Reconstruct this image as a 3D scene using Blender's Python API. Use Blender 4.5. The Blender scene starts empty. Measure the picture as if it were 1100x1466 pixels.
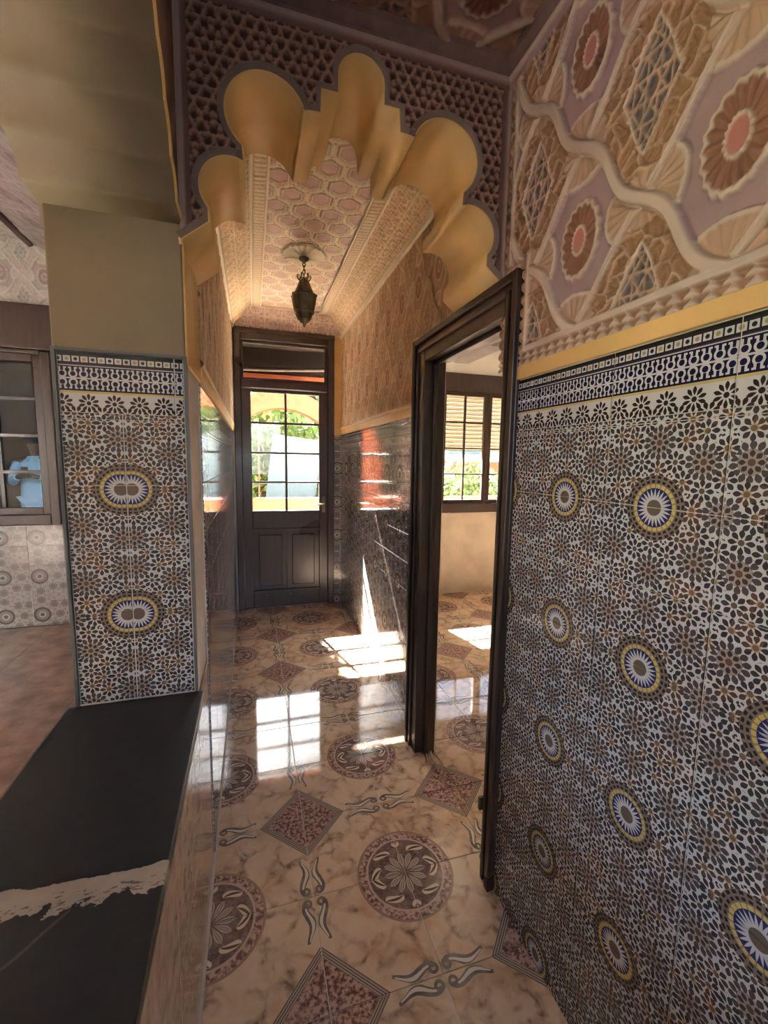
import bpy, bmesh, math, random
import numpy as np
from mathutils import Matrix, Vector
random.seed(7); rng = np.random.default_rng(7)
PI = math.pi
scene = bpy.context.scene
C = scene.collection

# ------------------------------------------------------------------ camera
F_PX, YAW, PITCH, ROLL = 623.76, 0.294517, 0.117891, 0.0156825
cam = bpy.data.cameras.new('camera'); camo = bpy.data.objects.new('camera', cam); C.objects.link(camo)
cam.sensor_fit = 'VERTICAL'; cam.sensor_height = 36.0; cam.lens = F_PX/1466*36.0
cam.clip_start = 0.02; cam.clip_end = 200
_f = Vector((math.sin(YAW)*math.cos(PITCH), math.cos(YAW)*math.cos(PITCH), -math.sin(PITCH)))
_r = Vector((math.cos(YAW), -math.sin(YAW), 0)); _u = _r.cross(_f)
_r2 = _r*math.cos(ROLL)+_u*math.sin(ROLL); _u2 = -_r*math.sin(ROLL)+_u*math.cos(ROLL)
camo.matrix_world = Matrix(((_r2.x,_u2.x,-_f.x,0),(_r2.y,_u2.y,-_f.y,0),(_r2.z,_u2.z,-_f.z,1.5),(0,0,0,1)))
scene.camera = camo

# ------------------------------------------------------------------ sky, sun, daylight, exposure
world = bpy.data.worlds.new('sky'); scene.world = world; world.use_nodes = True
wn = world.node_tree; bg = wn.nodes['Background']
sky = wn.nodes.new('ShaderNodeTexSky'); sky.sky_type = 'NISHITA'; sky.sun_disc = False
sky.sun_elevation = math.radians(46); sky.sun_rotation = math.radians(-13); sky.air_density = 1.0; sky.dust_density = 2.5
wn.links.new(sky.outputs[0], bg.inputs[0]); bg.inputs[1].default_value = 1.5
SUN_DIR = Vector((0.23, -1.0, -1.05))
sun = bpy.data.lights.new('sun', 'SUN'); suno = bpy.data.objects.new('sun', sun); C.objects.link(suno)
sun.energy = 700; sun.color = (1, .95, .88); sun.angle = math.radians(.6)
suno.rotation_euler = SUN_DIR.to_track_quat('-Z', 'Y').to_euler()
def area(name, loc, direction, sx, sy, power=0, color=(1,1,1), portal=False):
    l = bpy.data.lights.new(name, 'AREA'); o = bpy.data.objects.new(name, l); C.objects.link(o)
    l.shape = 'RECTANGLE'; l.size = sx; l.size_y = sy; l.energy = power; l.color = color
    o.location = loc; o.rotation_euler = Vector(direction).to_track_quat('-Z', 'Z').to_euler()
    if portal: l.cycles.is_portal = True
    return o
# daylight at seen and unseen openings, plus an added lamp on the figure
area('daylight_hall_window', (0.31, -2.52, 1.75), (0, 1, -.05), .8, 1.3, 10, (.93, .96, 1))
area('daylight_left_room_window', (-3.52, 1.9, 1.7), (1, 0, 0), 1.6, 1.4, 4, (.95, .97, 1))
area('door_portal', (0.325, 4.60, 1.60), (0, -1, 0), .80, 1.9, portal=True)
area('right_room_window_portal', (2.1, 4.72, 1.5), (0, -1, 0), 1.6, 1.3, portal=True)
area('figure_fill_lamp', (-1.45, 4.85, 1.7), (-.75, 1, -.15), .7, .9, 22, (.75, .9, 1))  # added lamp lighting the figure; no window stands here
scene.view_settings.view_transform = 'Standard'; scene.view_settings.look = 'None'
scene.view_settings.exposure = 0.4; scene.view_settings.gamma = 1.0
scene.view_settings.use_curve_mapping = False
scene.cycles.use_denoising = True
scene.cycles.max_bounces = 10; scene.cycles.diffuse_bounces = 6; scene.cycles.transparent_max_bounces = 16
scene.cycles.sample_clamp_indirect = 40.0
scene.cycles.caustics_reflective = False; scene.cycles.caustics_refractive = False

# ------------------------------------------------------------------ helpers
def srgb(r, g, b):
    f = lambda c: (c/255/12.92 if c/255 <= .04045 else ((c/255+.055)/1.055)**2.4)
    return (f(r), f(g), f(b))
def link(o, parent=None):
    C.objects.link(o)
    if parent is not None: o.parent = parent
    return o
def tag(o, label=None, cat=None, group=None, kind=None):
    if label: o['label'] = label
    if cat: o['category'] = cat
    if group: o['group'] = group
    if kind: o['kind'] = kind
    return o
def empty(name, loc=(0,0,0), rz=0):
    o = bpy.data.objects.new(name, None); C.objects.link(o); o.location = loc; o.rotation_euler[2] = rz
    o.empty_display_size = .05; return o
class MB:
    """collects shapes into one mesh"""
    def __init__(s): s.v = []; s.f = []
    def add(s, vs, fs):
        n = len(s.v); s.v += [tuple(p) for p in vs]; s.f += [tuple(i+n for i in f) for f in fs]; return s
    def box(s, x0, x1, y0, y1, z0, z1):
        x0,x1 = min(x0,x1),max(x0,x1); y0,y1 = min(y0,y1),max(y0,y1); z0,z1 = min(z0,z1),max(z0,z1)
        return s.add([(x0,y0,z0),(x1,y0,z0),(x1,y1,z0),(x0,y1,z0),(x0,y0,z1),(x1,y0,z1),(x1,y1,z1),(x0,y1,z1)],
                     [(3,2,1,0),(4,5,6,7),(0,1,5,4),(1,2,6,5),(2,3,7,6),(3,0,4,7)])
    def lathe(s, prof, n=24, cx=0, cy=0, ph=0):
        vs = []; fs = []
        for r, z in prof:
            for k in range(n):
                a = 2*PI*k/n+ph; vs.append((cx+r*math.cos(a), cy+r*math.sin(a), z))
        for i in range(len(prof)-1):
            for k in range(n):
                a, b = i*n+k, i*n+(k+1) % n; fs.append((a, b, b+n, a+n))
        fs.append(tuple(range(n-1, -1, -1))); fs.append(tuple((len(prof)-1)*n+k for k in range(n)))
        return s.add(vs, fs)
    def tube(s, pts, r, n=8, closed=False):
        pts = [Vector(p) for p in pts]; m = len(pts); vs = []; fs = []
        rr = r if isinstance(r, (list, tuple)) else [r]*m
        up = None
        for i, p in enumerate(pts):
            if closed: t = (pts[(i+1) % m]-pts[i-1])
            else: t = pts[min(i+1, m-1)]-pts[max(i-1, 0)]
            t.normalize()
            if up is None: up = Vector((0,0,1)) if abs(t.z) < .9 else Vector((1,0,0))
            a = t.cross(up); a.normalize(); b = a.cross(t); up = b
            for k in range(n):
                q = 2*PI*k/n; vs.append(p+(a*math.cos(q)+b*math.sin(q))*rr[i])
        for i in range(m if closed else m-1):
            j = (i+1) % m
            for k in range(n):
                k2 = (k+1) % n; fs.append((i*n+k, i*n+k2, j*n+k2, j*n+k))
        if not closed:
            fs.append(tuple(range(n-1, -1, -1))); fs.append(tuple((m-1)*n+k for k in range(n)))
        return s.add(vs, fs)
    def prism(s, poly, axis, a, b):
        """extrude a 2D outline (list of 2-tuples) along axis from a to b"""
        n = len(poly)
        def P(q, t):
            return {'x': (t, q[0], q[1]), 'y': (q[0], t, q[1]), 'z': (q[0], q[1], t)}[axis]
        vs = [P(q, a) for q in poly]+[P(q, b) for q in poly]
        fs = [(i, (i+1) % n, n+(i+1) % n, n+i) for i in range(n)]+[tuple(range(n-1, -1, -1)), tuple(range(n, 2*n))]
        return s.add(vs, fs)
    def build(s, name, mat, parent=None, bevel=0, smooth=False, seg=2):
        me = bpy.data.meshes.new(name); me.from_pydata(s.v, [], s.f); me.validate()
        bm = bmesh.new(); bm.from_mesh(me); bmesh.ops.recalc_face_normals(bm, faces=bm.faces); bm.to_mesh(me); bm.free()
        if mat: me.materials.append(mat)
        o = bpy.data.objects.new(name, me); link(o, parent)
        if smooth:
            for p in me.polygons: p.use_smooth = True
            me.set_sharp_from_angle(angle=math.radians(38))
        if bevel:
            m = o.modifiers.new('bevel', 'BEVEL'); m.width = bevel; m.segments = seg; m.limit_method = 'ANGLE'; m.angle_limit = math.radians(35)
        return o

# ------------------------------------------------------------------ node DSL
class G:
    def __init__(s, name):
        s.m = bpy.data.materials.new(name); s.m.use_nodes = True; s.nt = s.m.node_tree
        s.b = s.nt.nodes['Principled BSDF']; s.out = s.nt.nodes['Material Output']
    def node(s, t): return s.nt.nodes.new(t)
    def put(s, inp, v):
        if isinstance(v, S): s.nt.links.new(v.o, inp)
        elif isinstance(v, bpy.types.NodeSocket): s.nt.links.new(v, inp)
        elif v is not None:
            if isinstance(v, tuple) and len(v) == 3 and inp.type == 'RGBA': v = (*v, 1)
            inp.default_value = v
    def math(s, op, a, b=None, c=None, clamp=False):
        n = s.node('ShaderNodeMath'); n.operation = op; n.use_clamp = clamp
        s.put(n.inputs[0], a); s.put(n.inputs[1], b); s.put(n.inputs[2], c); return S(s, n.outputs[0])
    def mix(s, f, a, b):
        n = s.node('ShaderNodeMix'); n.data_type = 'RGBA'
        s.put(n.inputs[0], f); s.put(n.inputs[6], a); s.put(n.inputs[7], b); return n.outputs[2]
    def vmix(s, f, a, b):
        n = s.node('ShaderNodeMix'); n.data_type = 'VECTOR'
        s.put(n.inputs[0], f); s.put(n.inputs[4], a); s.put(n.inputs[5], b); return n.outputs[1]
    def sep(s, v):
        n = s.node('ShaderNodeSeparateXYZ'); s.put(n.inputs[0], v); return [S(s, o) for o in n.outputs]
    def comb(s, x, y, z=0.0):
        n = s.node('ShaderNodeCombineXYZ'); s.put(n.inputs[0], x); s.put(n.inputs[1], y); s.put(n.inputs[2], z); return n.outputs[0]
    def coord(s, which='UV'):
        return s.node('ShaderNodeTexCoord').outputs[which]
    def noise(s, v=None, scale=5., detail=3., rough=.5, dist=0.):
        n = s.node('ShaderNodeTexNoise'); s.put(n.inputs['Vector'], v); n.inputs['Scale'].default_value = scale
        n.inputs['Detail'].default_value = detail; n.inputs['Roughness'].default_value = rough; n.inputs['Distortion'].default_value = dist
        return n
    def fac(s, *a, **k): return S(s, s.noise(*a, **k).outputs['Fac'])
    def voro(s, v, scale, feature='F1'):
        n = s.node('ShaderNodeTexVoronoi'); n.feature = feature; s.put(n.inputs['Vector'], v); n.inputs['Scale'].default_value = scale; return n
    def scalev(s, v, sc):
        n = s.node('ShaderNodeVectorMath'); n.operation = 'MULTIPLY'; s.put(n.inputs[0], v); n.inputs[1].default_value = sc; return n.outputs[0]
    def ramp(s, x, a, b):
        n = s.node('ShaderNodeMapRange'); s.put(n.inputs[0], x); n.inputs[1].default_value = a; n.inputs[2].default_value = b; return S(s, n.outputs[0])
    def attr(s, name):
        n = s.node('ShaderNodeAttribute'); n.attribute_name = name; return n.outputs['Color']
    def bump(s, h, strength=.3, dist=.01):
        n = s.node('ShaderNodeBump'); s.put(n.inputs['Height'], h); n.inputs['Strength'].default_value = strength; n.inputs['Distance'].default_value = dist
        s.nt.links.new(n.outputs[0], s.b.inputs['Normal'])
    def done(s, color=None, rough=None, spec=None, metal=None):
        s.put(s.b.inputs['Base Color'], color); s.put(s.b.inputs['Roughness'], rough)
        if spec is not None: s.b.inputs['Specular IOR Level'].default_value = spec
        if metal is not None: s.b.inputs['Metallic'].default_value = metal
        return s.m
class S:
    def __init__(s, g, o): s.g = g; s.o = o
    def __add__(s, b): return s.g.math('ADD', s, b)
    __radd__ = __add__
    def __sub__(s, b): return s.g.math('SUBTRACT', s, b)
    def __rsub__(s, b): return s.g.math('SUBTRACT', b, s)
    def __mul__(s, b): return s.g.math('MULTIPLY', s, b)
    __rmul__ = __mul__
    def __truediv__(s, b): return s.g.math('DIVIDE', s, b)
    def __lt__(s, b): return s.g.math('LESS_THAN', s, b)
    def __gt__(s, b): return s.g.math('GREATER_THAN', s, b)
    def abs(s): return s.g.math('ABSOLUTE', s)
    def frac(s): return s.g.math('FRACT', s)
    def floor(s): return s.g.math('FLOOR', s)
    def sqrt(s): return s.g.math('SQRT', s)
    def sin(s): return s.g.math('SINE', s)
    def min(s, b): return s.g.math('MINIMUM', s, b)
    def max(s, b): return s.g.math('MAXIMUM', s, b)
    def atan2(s, b): return s.g.math('ARCTAN2', s, b)
    def clamp(s): return s.g.math('ADD', s, 0., clamp=True)
def wrap(x, P): return ((x*(1/P)+.5).frac()-.5)*P
def petal(th, n): return (((th*(n/(2*PI)))).frac()-.5).abs()*2     # 0 at petal axis .. 1 between

# ------------------------------------------------------------------ materials
def plain(name, col, rough=.6, spec=.3, var=.12, vs=6., bump=0., bs=60., metal=None):
    g = G(name); co = g.coord('Object')
    n = g.fac(co, vs, 4)
    c = g.mix(g.ramp(n, .3, .7), tuple(max(0, x*(1-var)) for x in col), tuple(min(1, x*(1+var)) for x in col))
    if bump: g.bump(g.fac(co, bs, 4), bump, .004)
    return g.done(c, rough, spec, metal)
TW, TH = .268, .345        # mosaic pattern period (one tile wide, two tiles tall)
def make_zellige(name, white, gray, petals, rough=.09, ring=(srgb(150,128,80), srgb(186,168,108))):
    g = G(name); uv = g.coord('UV'); x, y, _ = g.sep(uv)
    u = wrap(x, TW).abs(); v = wrap(y, TH).abs(); p = g.comb(u, v, 0.)
    big = [(0,.132),(.094,.094),(.134,0)]
    small = [(.096,.150),(.056,.136),(.038,.093),(0,.076),(.056,.056),(.096,.041),(.134,.063),(.134,.118),(.030,.1725),(.134,.1725),(.080,.004),(.066,.1725)]
    best = None; bv = None
    for k, (cx, cy) in enumerate(big+small):
        isb = k < len(big); R = .0365 if isb else .0225
        n = g.node('ShaderNodeVectorMath'); n.operation = 'SUBTRACT'; g.put(n.inputs[0], p); n.inputs[1].default_value = (cx, cy, -1e-4 if isb else 0.)
        l = g.node('ShaderNodeVectorMath'); l.operation = 'LENGTH'; g.put(l.inputs[0], n.outputs[0])
        d = S(g, l.outputs['Value'])*(1/R)
        if best is None: best, bv = d, n.outputs[0]
        else:
            sel = d < best; bv = g.vmix(sel, bv, n.outputs[0]); best = best.min(d)
    dx, dy, dz = g.sep(bv); isbig = dz > 5e-5; th = dy.atan2(dx); r = best
    t8 = petal(th+PI/8, 8); q = (r-.64)*(1/.36)
    p8 = (t8 < (1.0-q*q)*.80)*(r < 1.0)
    dot = r < .24
    halo = (r < .36)
    out = (petal(th, 8) < .30)*(r > 1.02)*(r < 1.2)
    noise = g.noise(g.scalev(uv, (1,1,1)), 17., 1.); nc = S(g, noise.outputs['Fac'])
    base = white
    petcol = g.mix(nc > .56, petals[0], petals[1]); petcol = g.mix(nc < .43, petcol, petals[2])
    dotcol = g.mix(nc > .5, petals[3], petals[4])
    cs = g.mix(halo, base, g.mix(nc > .52, white, srgb(178,150,120)))
    cs = g.mix((p8+out).min(1.), cs, petcol); cs = g.mix(dot, cs, dotcol)
    # large grey rosettes
    q2 = (r-.40)*(1/.17); pin = (petal(th+PI/8, 8) < (1.0-q2*q2)*.75)
    q3 = (r-.78)*(1/.24); pout = (petal(th, 14) < (1.0-q3*q3)*.86)
    cb = g.mix(r < .62, white, gray[1]); cb = g.mix(pout, cb, gray[0]); cb = g.mix(r < .58, cb, srgb(150,138,132)); cb = g.mix(pin, cb, gray[2]); cb = g.mix(r < .17, cb, petals[3])
    col = g.mix(isbig, cs, cb)
    # sun medallion
    rm = (u*u+v*v).sqrt(); tm = v.atan2(u)
    col = g.mix(rm < .067, col, g.mix(((petal(tm, 28) < .6)*((wrap(rm, .009).abs()) < .0027)), srgb(118,106,98), srgb(52,42,44)))
    col = g.mix(rm < .0485, col, g.mix(petal(tm, 24) < .72, ring[0], ring[1]))
    col = g.mix(rm < .0405, col, gray[3])
    spike = petal(tm+PI/24, 24) < (.040-rm)*(1/.019)
    col = g.mix(spike*(rm < .0395), col, white); col = g.mix(rm < .0165, col, srgb(104,92,84))
    return g.done(col, rough, .5)
ZEL = make_zellige('mosaic_tile_glaze', srgb(186,186,192), (srgb(78,71,73), srgb(130,123,123), srgb(66,57,59), srgb(48,48,100)),
                   (srgb(60,53,56), srgb(88,66,57), srgb(58,60,60), srgb(94,76,64), srgb(112,95,78)))
ZEL_PALE = make_zellige('pale_mosaic_tile_glaze', srgb(176,174,172), (srgb(112,108,106), srgb(160,152,146), srgb(96,88,82), srgb(110,106,104)),
                   (srgb(150,142,136), srgb(156,146,136), srgb(140,134,130), srgb(110,100,90), srgb(128,116,104)), .2, (srgb(120,116,112), srgb(150,146,142)))
def make_border():
    g = G('border_tile_glaze'); x, v, _ = g.sep(g.coord('UV'))    # v: metres above the lower edge, 0 .. .15
    white = srgb(188,188,194); blue = srgb(26,26,62)
    # rosette strip
    u = wrap(x, .058); w = v-.024; r = ((u*u+w*w).sqrt())*(1/.024); th = w.atan2(u); q = (r-.64)*(1/.36)
    u2 = wrap(x+.029, .058); w2 = v+.004; r2 = ((u2*u2+w2*w2).sqrt())*(1/.022); th2 = w2.atan2(u2); q2 = (r2-.64)*(1/.36)
    m = ((petal(th, 10) < (1.0-q*q)*.74)+(petal(th2, 8) < (1.0-q2*q2)*.74)+(r < .22)).min(1.)
    c = g.mix(m, white, srgb(52,36,32))
    c = g.mix(v > .049, c, srgb(188,168,112)); c = g.mix(v > .0545, c, blue)
    # keyhole arcade, mirrored about its middle
    k = wrap(x, .0235).abs(); vv = (v-.0855).abs()      # 0 at mid line .. .030
    inb = (v > .0555)*(v < .1155)
    w_ = vv-.0105
    key = ((((k*k+w_*w_).sqrt()-.0080).abs() < .0021)*(vv < .0172))
    foot = ((k-.0050).abs() < .0021)*(vv > .0160)*(vv < .0245)
    arch = (k < .0100)*(k > .0030)*(vv > .0232)*(vv < .0268)
    midl = vv < .0018
    c = g.mix(inb*((key+foot+arch+midl).min(1.)), c, white)
    c = g.mix(v > .1155, c, white); c = g.mix(v > .1175, c, srgb(84,58,84)); c = g.mix(v > .1195, c, white)
    # chain of dots
    d = wrap(x, .019); e = v-.1325; hx = (d.abs()*1.0).max(e.abs()*1.1)
    c = g.mix((v > .1195)*(hx > .0078), c, srgb(42,38,46)); c = g.mix((v > .1195)*(((d*d+e*e).sqrt()) < .0042), c, g.mix(wrap(x, .038).abs() < .0095, srgb(150,140,104), srgb(40,44,58)))
    c = g.mix(v > .1445, c, srgb(30,38,32))
    return g.done(c, .1, .5)
BORDER = make_border()
def make_floor(name, tint=1.0):
    g = G(name); uv = g.coord('UV'); u, v, _ = g.sep(uv)
    wco = g.scalev(g.coord('Object'), (1,1,1)); inf = g.node('ShaderNodeObjectInfo'); rnd = S(g, inf.outputs['Random'])
    vec = g.node('ShaderNodeVectorMath'); vec.operation = 'ADD'; g.put(vec.inputs[0], wco); g.put(vec.inputs[1], g.comb(rnd*9., rnd*23., rnd*5.))
    P = vec.outputs[0]
    warp = g.noise(P, 7., 3.); wv = g.node('ShaderNodeVectorMath'); wv.operation = 'MULTIPLY_ADD'; g.put(wv.inputs[0], warp.outputs['Color']); wv.inputs[1].default_value = (.24,.24,.24); g.put(wv.inputs[2], P)
    vor = g.voro(wv.outputs[0], 8.5, 'DISTANCE_TO_EDGE'); crack = g.ramp(S(g, vor.outputs['Distance']), .0, .16)
    n1 = g.ramp(g.fac(P, 6., 4), .3, .7); n2 = g.ramp(g.fac(P, 30., 4), .35, .65); n3 = g.ramp(g.fac(P, 85., 3), .4, .6)
    base = g.mix(n1, srgb(190,154,122), srgb(208,188,166)); base = g.mix(n2*.4, base, srgb(212,188,160))
    col = g.mix((1.-crack)*n2.max(.3)*g.ramp(g.fac(P, 9., 3), .30, .54)*1.0, base, srgb(116,92,76))
    r = (u*u+v*v).sqrt(); th = v.atan2(u)
    mauve = g.mix(n3, srgb(108,80,78), srgb(188,160,146)); dark = g.mix(n3*.25+n2*.4, srgb(84,66,64), srgb(160,136,126))
    cream = srgb(206,188,168)
    # medallion
    col = g.mix(r < .52, col, mauve)
    col = g.mix((r-.515).abs() < .012, col, srgb(150,122,108)); col = g.mix((r-.415).abs() < .011, col, srgb(186,160,146))
    col = g.mix(r < .404, col, dark)
    # leaf ring: paired white leaves sweeping round
    tw = petal(th+ (r-.33)*3.6+PI/12, 8); q = (r-.325)*(1/.065)
    col = g.mix((tw < (1.0-q*q)*.55), col, cream); col = g.mix((tw < (1.0-q*q)*.16), col, srgb(90,70,68))
    # flower
    tf = petal(th+PI/12, 12); qf = (r-.135)*(1/.105)
    pf = (1.0-qf*qf)
    col = g.mix((tf < pf*.8), col, srgb(186,172,158)); col = g.mix((tf < pf*.5)*(tf > pf*.08), col, srgb(140,128,120)); col = g.mix(r < .025, col, dark)
    # corner diamond
    d = (1.-u).abs()+(1.-v).abs()
    stripe = wrap(d, .030).abs() < .007
    col = g.mix(d < .52, col, g.mix(stripe, srgb(168,152,138), srgb(104,92,86)))
    red = g.mix(n3, srgb(106,70,68), srgb(182,152,140)); col = g.mix(d < .42, col, red)
    # scrolls at the two other corners
    def scroll(a, b, c):   # a: distance from the grout line, b: distance along it
        cx = (b*17.).sin()*.028+.075
        m = ((a-cx).abs() < (.044-(b-.21).abs()*.13))*(b > .05)*(b < .44)
        m2 = ((a-cx+.008).abs() < (.018-(b-.24).abs()*.07))*(b > .10)*(b < .42)
        rr = ((a-.07)*(a-.07)+(b-.065)*(b-.065)).sqrt(); curl = (rr-.034).abs() < .014
        c = g.mix((m+curl).min(1.), c, g.mix(n2, srgb(96,90,86), srgb(126,117,108)))
        return g.mix(m2, c, srgb(206,194,180))
    col = scroll(1.-u, v, col); col = scroll(1.-v, u, col)
    return g.done(col, g.ramp(n1, -2.5, 6.)*.15, .36)
FLOOR = make_floor('floor_tile_glaze')
def paint_attr(name, rough=.75):
    g = G(name); co = g.coord('Object'); a = g.attr('paint')
    n = g.ramp(g.fac(co, 25., 5), .25, .75)
    mx = g.node('ShaderNodeMix'); mx.data_type = 'RGBA'; mx.blend_type = 'MULTIPLY'; mx.inputs[0].default_value = .35
    g.put(mx.inputs[6], a); g.put(mx.inputs[7], g.mix(n, (.72,.70,.68), (1,1,1)))
    g.bump(g.fac(co, 180., 3), .15, .002)
    return g.done(mx.outputs[2], rough, .25)
STUCCO = paint_attr('painted_carved_stucco')
TAN = plain('ochre_lime_paint', srgb(214,176,114), .42, .35, .10, 5., .08, 90.)
TANDULL = plain('dull_tan_lime_paint', srgb(132,119,96), .6, .3, .08, 4., .1, 90.)  # darker, duller version of the tan paint
WOOD = None
def wood(name, col, rough=.3):
    g = G(name); co = g.coord('Object')
    n = g.fac(g.scalev(co, (14,14,1.2)), 3., 5, .6); n2 = g.fac(co, 3., 3)
    c = g.mix(g.ramp(n, .3, .7), tuple(x*.75 for x in col), tuple(x*1.25 for x in col))
    g.bump(n, .08, .002); return g.done(c, g.ramp(n2, -.5, 2.5), .5)
WOOD = wood('dark_varnished_wood', srgb(54,34,28))
WOOD2 = wood('dark_brown_wood', srgb(58,42,36))
GROUT = plain('pale_grout', srgb(206,200,196), .8, .2, .1, 30.)
GROUT2 = plain('grey_grout', srgb(186,176,166), .8, .2, .1, 30.)
WHITEW = plain('white_wall_paint', srgb(222,218,210), .7, .2, .05, 3.)
BEIGEW = plain('beige_mottled_wall_paint', srgb(182,168,150), .7, .2, .15, 4.)
BROWNFL = plain('brown_marbled_stone', srgb(122,94,78), .25, .4, .35, 7.)
def riser_mat():
    g = G('beige_riser_painted_reflection'); co = g.coord('Object')
    n = g.fac(g.scalev(co, (1.,1.,.35)), 26., 5, .6); n2 = g.fac(co, 6., 3)  # stretched streaks in the colour stand in for the reflected floor
    c = g.mix(g.ramp(n, .3, .7), srgb(156,134,116), srgb(198,176,154)); c = g.mix(g.ramp(n2, .4, .8)*.4, c, srgb(190,166,142))
    return g.done(c, .14, .5)
RISER = riser_mat()
def granite():
    g = G('black_marble_with_white_vein'); co = g.coord('Object'); x, y, z = g.sep(co)
    n = g.fac(co, 9., 5, .6); n2 = g.fac(co, 28., 4, .6); n3 = g.fac(g.scalev(co, (1,3,1)), 60., 3)
    line = (y-.718)+(n-.5)*.05+(n2-.5)*.035      # vein running across the slab
    half = .024+(n2-.5)*.045
    m = line.abs() < half
    inner = (n3 > .58)*((line+.010).abs() < .012)
    line2 = (y-.676-(x+.288))+(n-.5)*.03
    faint = g.ramp(line2.abs(), .006, .0)*.3*(x < -.275)
    black = g.mix(g.ramp(n2, .3, .8), srgb(20,20,22), srgb(34,34,36))
    c = g.mix(faint, black, srgb(120,112,104)); c = g.mix(m*(1.-inner*.7), c, g.mix(n2, srgb(124,114,104), srgb(156,144,132)))
    return g.done(c, .42, .4)
GRANITE = granite()
BRONZE = plain('aged_bronze', srgb(120,108,84), .42, .5, .25, 14., .2, 60., .75)
PLROSE = plain('white_plaster', srgb(214,196,172), .6, .3, .05)
GRAYTRIM = plain('grey_plaster_trim', srgb(128,112,104), .7, .2, .12, 12.)
def glass(name, tint=(1,1,1), gloss=.10, rough=.02):
    g = G(name); nt = g.nt
    tr = g.node('ShaderNodeBsdfTransparent'); tr.inputs[0].default_value = (*tint, 1)
    gl = g.node('ShaderNodeBsdfGlossy'); gl.inputs['Roughness'].default_value = rough
    fr = g.node('ShaderNodeLayerWeight'); fr.inputs[0].default_value = gloss*4
    mx = g.node('ShaderNodeMixShader'); f = S(g, fr.outputs['Fresnel'])*.6
    g.put(mx.inputs[0], f); nt.links.new(tr.outputs[0], mx.inputs[1]); nt.links.new(gl.outputs[0], mx.inputs[2])
    nt.links.new(mx.outputs[0], g.out.inputs[0]); return g.m
GLASS = glass('clear_window_glass', (.93,.96,.96))
GLASSD = glass('dusty_window_glass', (.80,.86,.88), .12)
SALMON = plain('salmon_render', srgb(150,84,58), .7, .2, .1)
SALMON_D = plain('darkened_salmon_render', srgb(112,58,40), .8, .1, .15)  # salmon darkened to offset the strong light outside
FOLI = [plain('leaf_green_a', srgb(66,88,42), .6, .3, .3, 3.), plain('leaf_green_b', srgb(92,108,62), .6, .3, .3, 3.)]
BARK = plain('bark', srgb(92,74,58), .9, .1, .3, 8.)

# ------------------------------------------------------------------ tiles
_tc = {}
def tile_mesh(w, h, uvo, uvd, mat, th=.0028, ch=.0007):
    key = (round(w,4), round(h,4), tuple(round(a,4) for a in uvo), tuple(round(a,4) for a in uvd), mat.name)
    if key in _tc: return _tc[key]
    c = ch
    vs = [(0,0,0),(w,0,0),(w,h,0),(0,h,0),(0,0,th-c),(w,0,th-c),(w,h,th-c),(0,h,th-c),(c,c,th),(w-c,c,th),(w-c,h-c,th),(c,h-c,th)]
    fs = [(8,9,10,11)]
    for i in range(4):
        j = (i+1) % 4; fs += [(i,j,4+j,4+i),(4+i,4+j,8+j,8+i)]
    me = bpy.data.meshes.new('tile'); me.from_pydata(vs, [], fs); me.materials.append(mat)
    uvl = me.uv_layers.new(name='UVMap')
    for lp in me.loops:
        p = vs[lp.vertex_index]; uvl.data[lp.index].uv = (uvo[0]+p[0]*uvd[0], uvo[1]+p[1]*uvd[1])
    _tc[key] = me; return me
def frame_m(o, u, v, n):
    return Matrix(((u[0],v[0],n[0],o[0]),(u[1],v[1],n[1],o[1]),(u[2],v[2],n[2],o[2]),(0,0,0,1)))
def tiles(parent, origin, u, v, rect, mat, tw, th, off=(0,0), uvo=(0,0), gap=.003, name='tile', skip=None, thick=.0028, uvfn=None):
    """wall tiles on the plane origin+a*u+b*v, a/b in rect, joints at off+k*size; UV = (a,b)-uvo, wrapped to the pattern period"""
    u = Vector(u); v = Vector(v); n = u.cross(v); a0, a1, b0, b1 = rect
    i0, i1 = math.floor((a0-off[0])/tw), math.ceil((a1-off[0])/tw); j0, j1 = math.floor((b0-off[1])/th), math.ceil((b1-off[1])/th)
    for i in range(i0, i1):
        for j in range(j0, j1):
            x0, x1 = max(a0, off[0]+i*tw), min(a1, off[0]+(i+1)*tw); y0, y1 = max(b0, off[1]+j*th), min(b1, off[1]+(j+1)*th)
            if x1-x0 < .012 or y1-y0 < .012: continue
            if skip and skip((x0+x1)/2, (y0+y1)/2): continue
            g = gap/2; x0 += g; x1 -= g; y0 += g*.45; y1 -= g*.45
            if uvfn: uo, ud = uvfn(i, j, x0, y0)
            else:
                uo = (round((x0-uvo[0]+TW/2) % TW-TW/2, 4), round((y0-uvo[1]+TH/2) % TH-TH/2, 4)); ud = (1,1)
            o = bpy.data.objects.new(name, tile_mesh(x1-x0, y1-y0, uo, ud, mat, thick)); link(o, parent)
            P = Vector(origin)+u*x0+v*y0
            o.matrix_world = frame_m(P, u, v, n)

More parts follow.
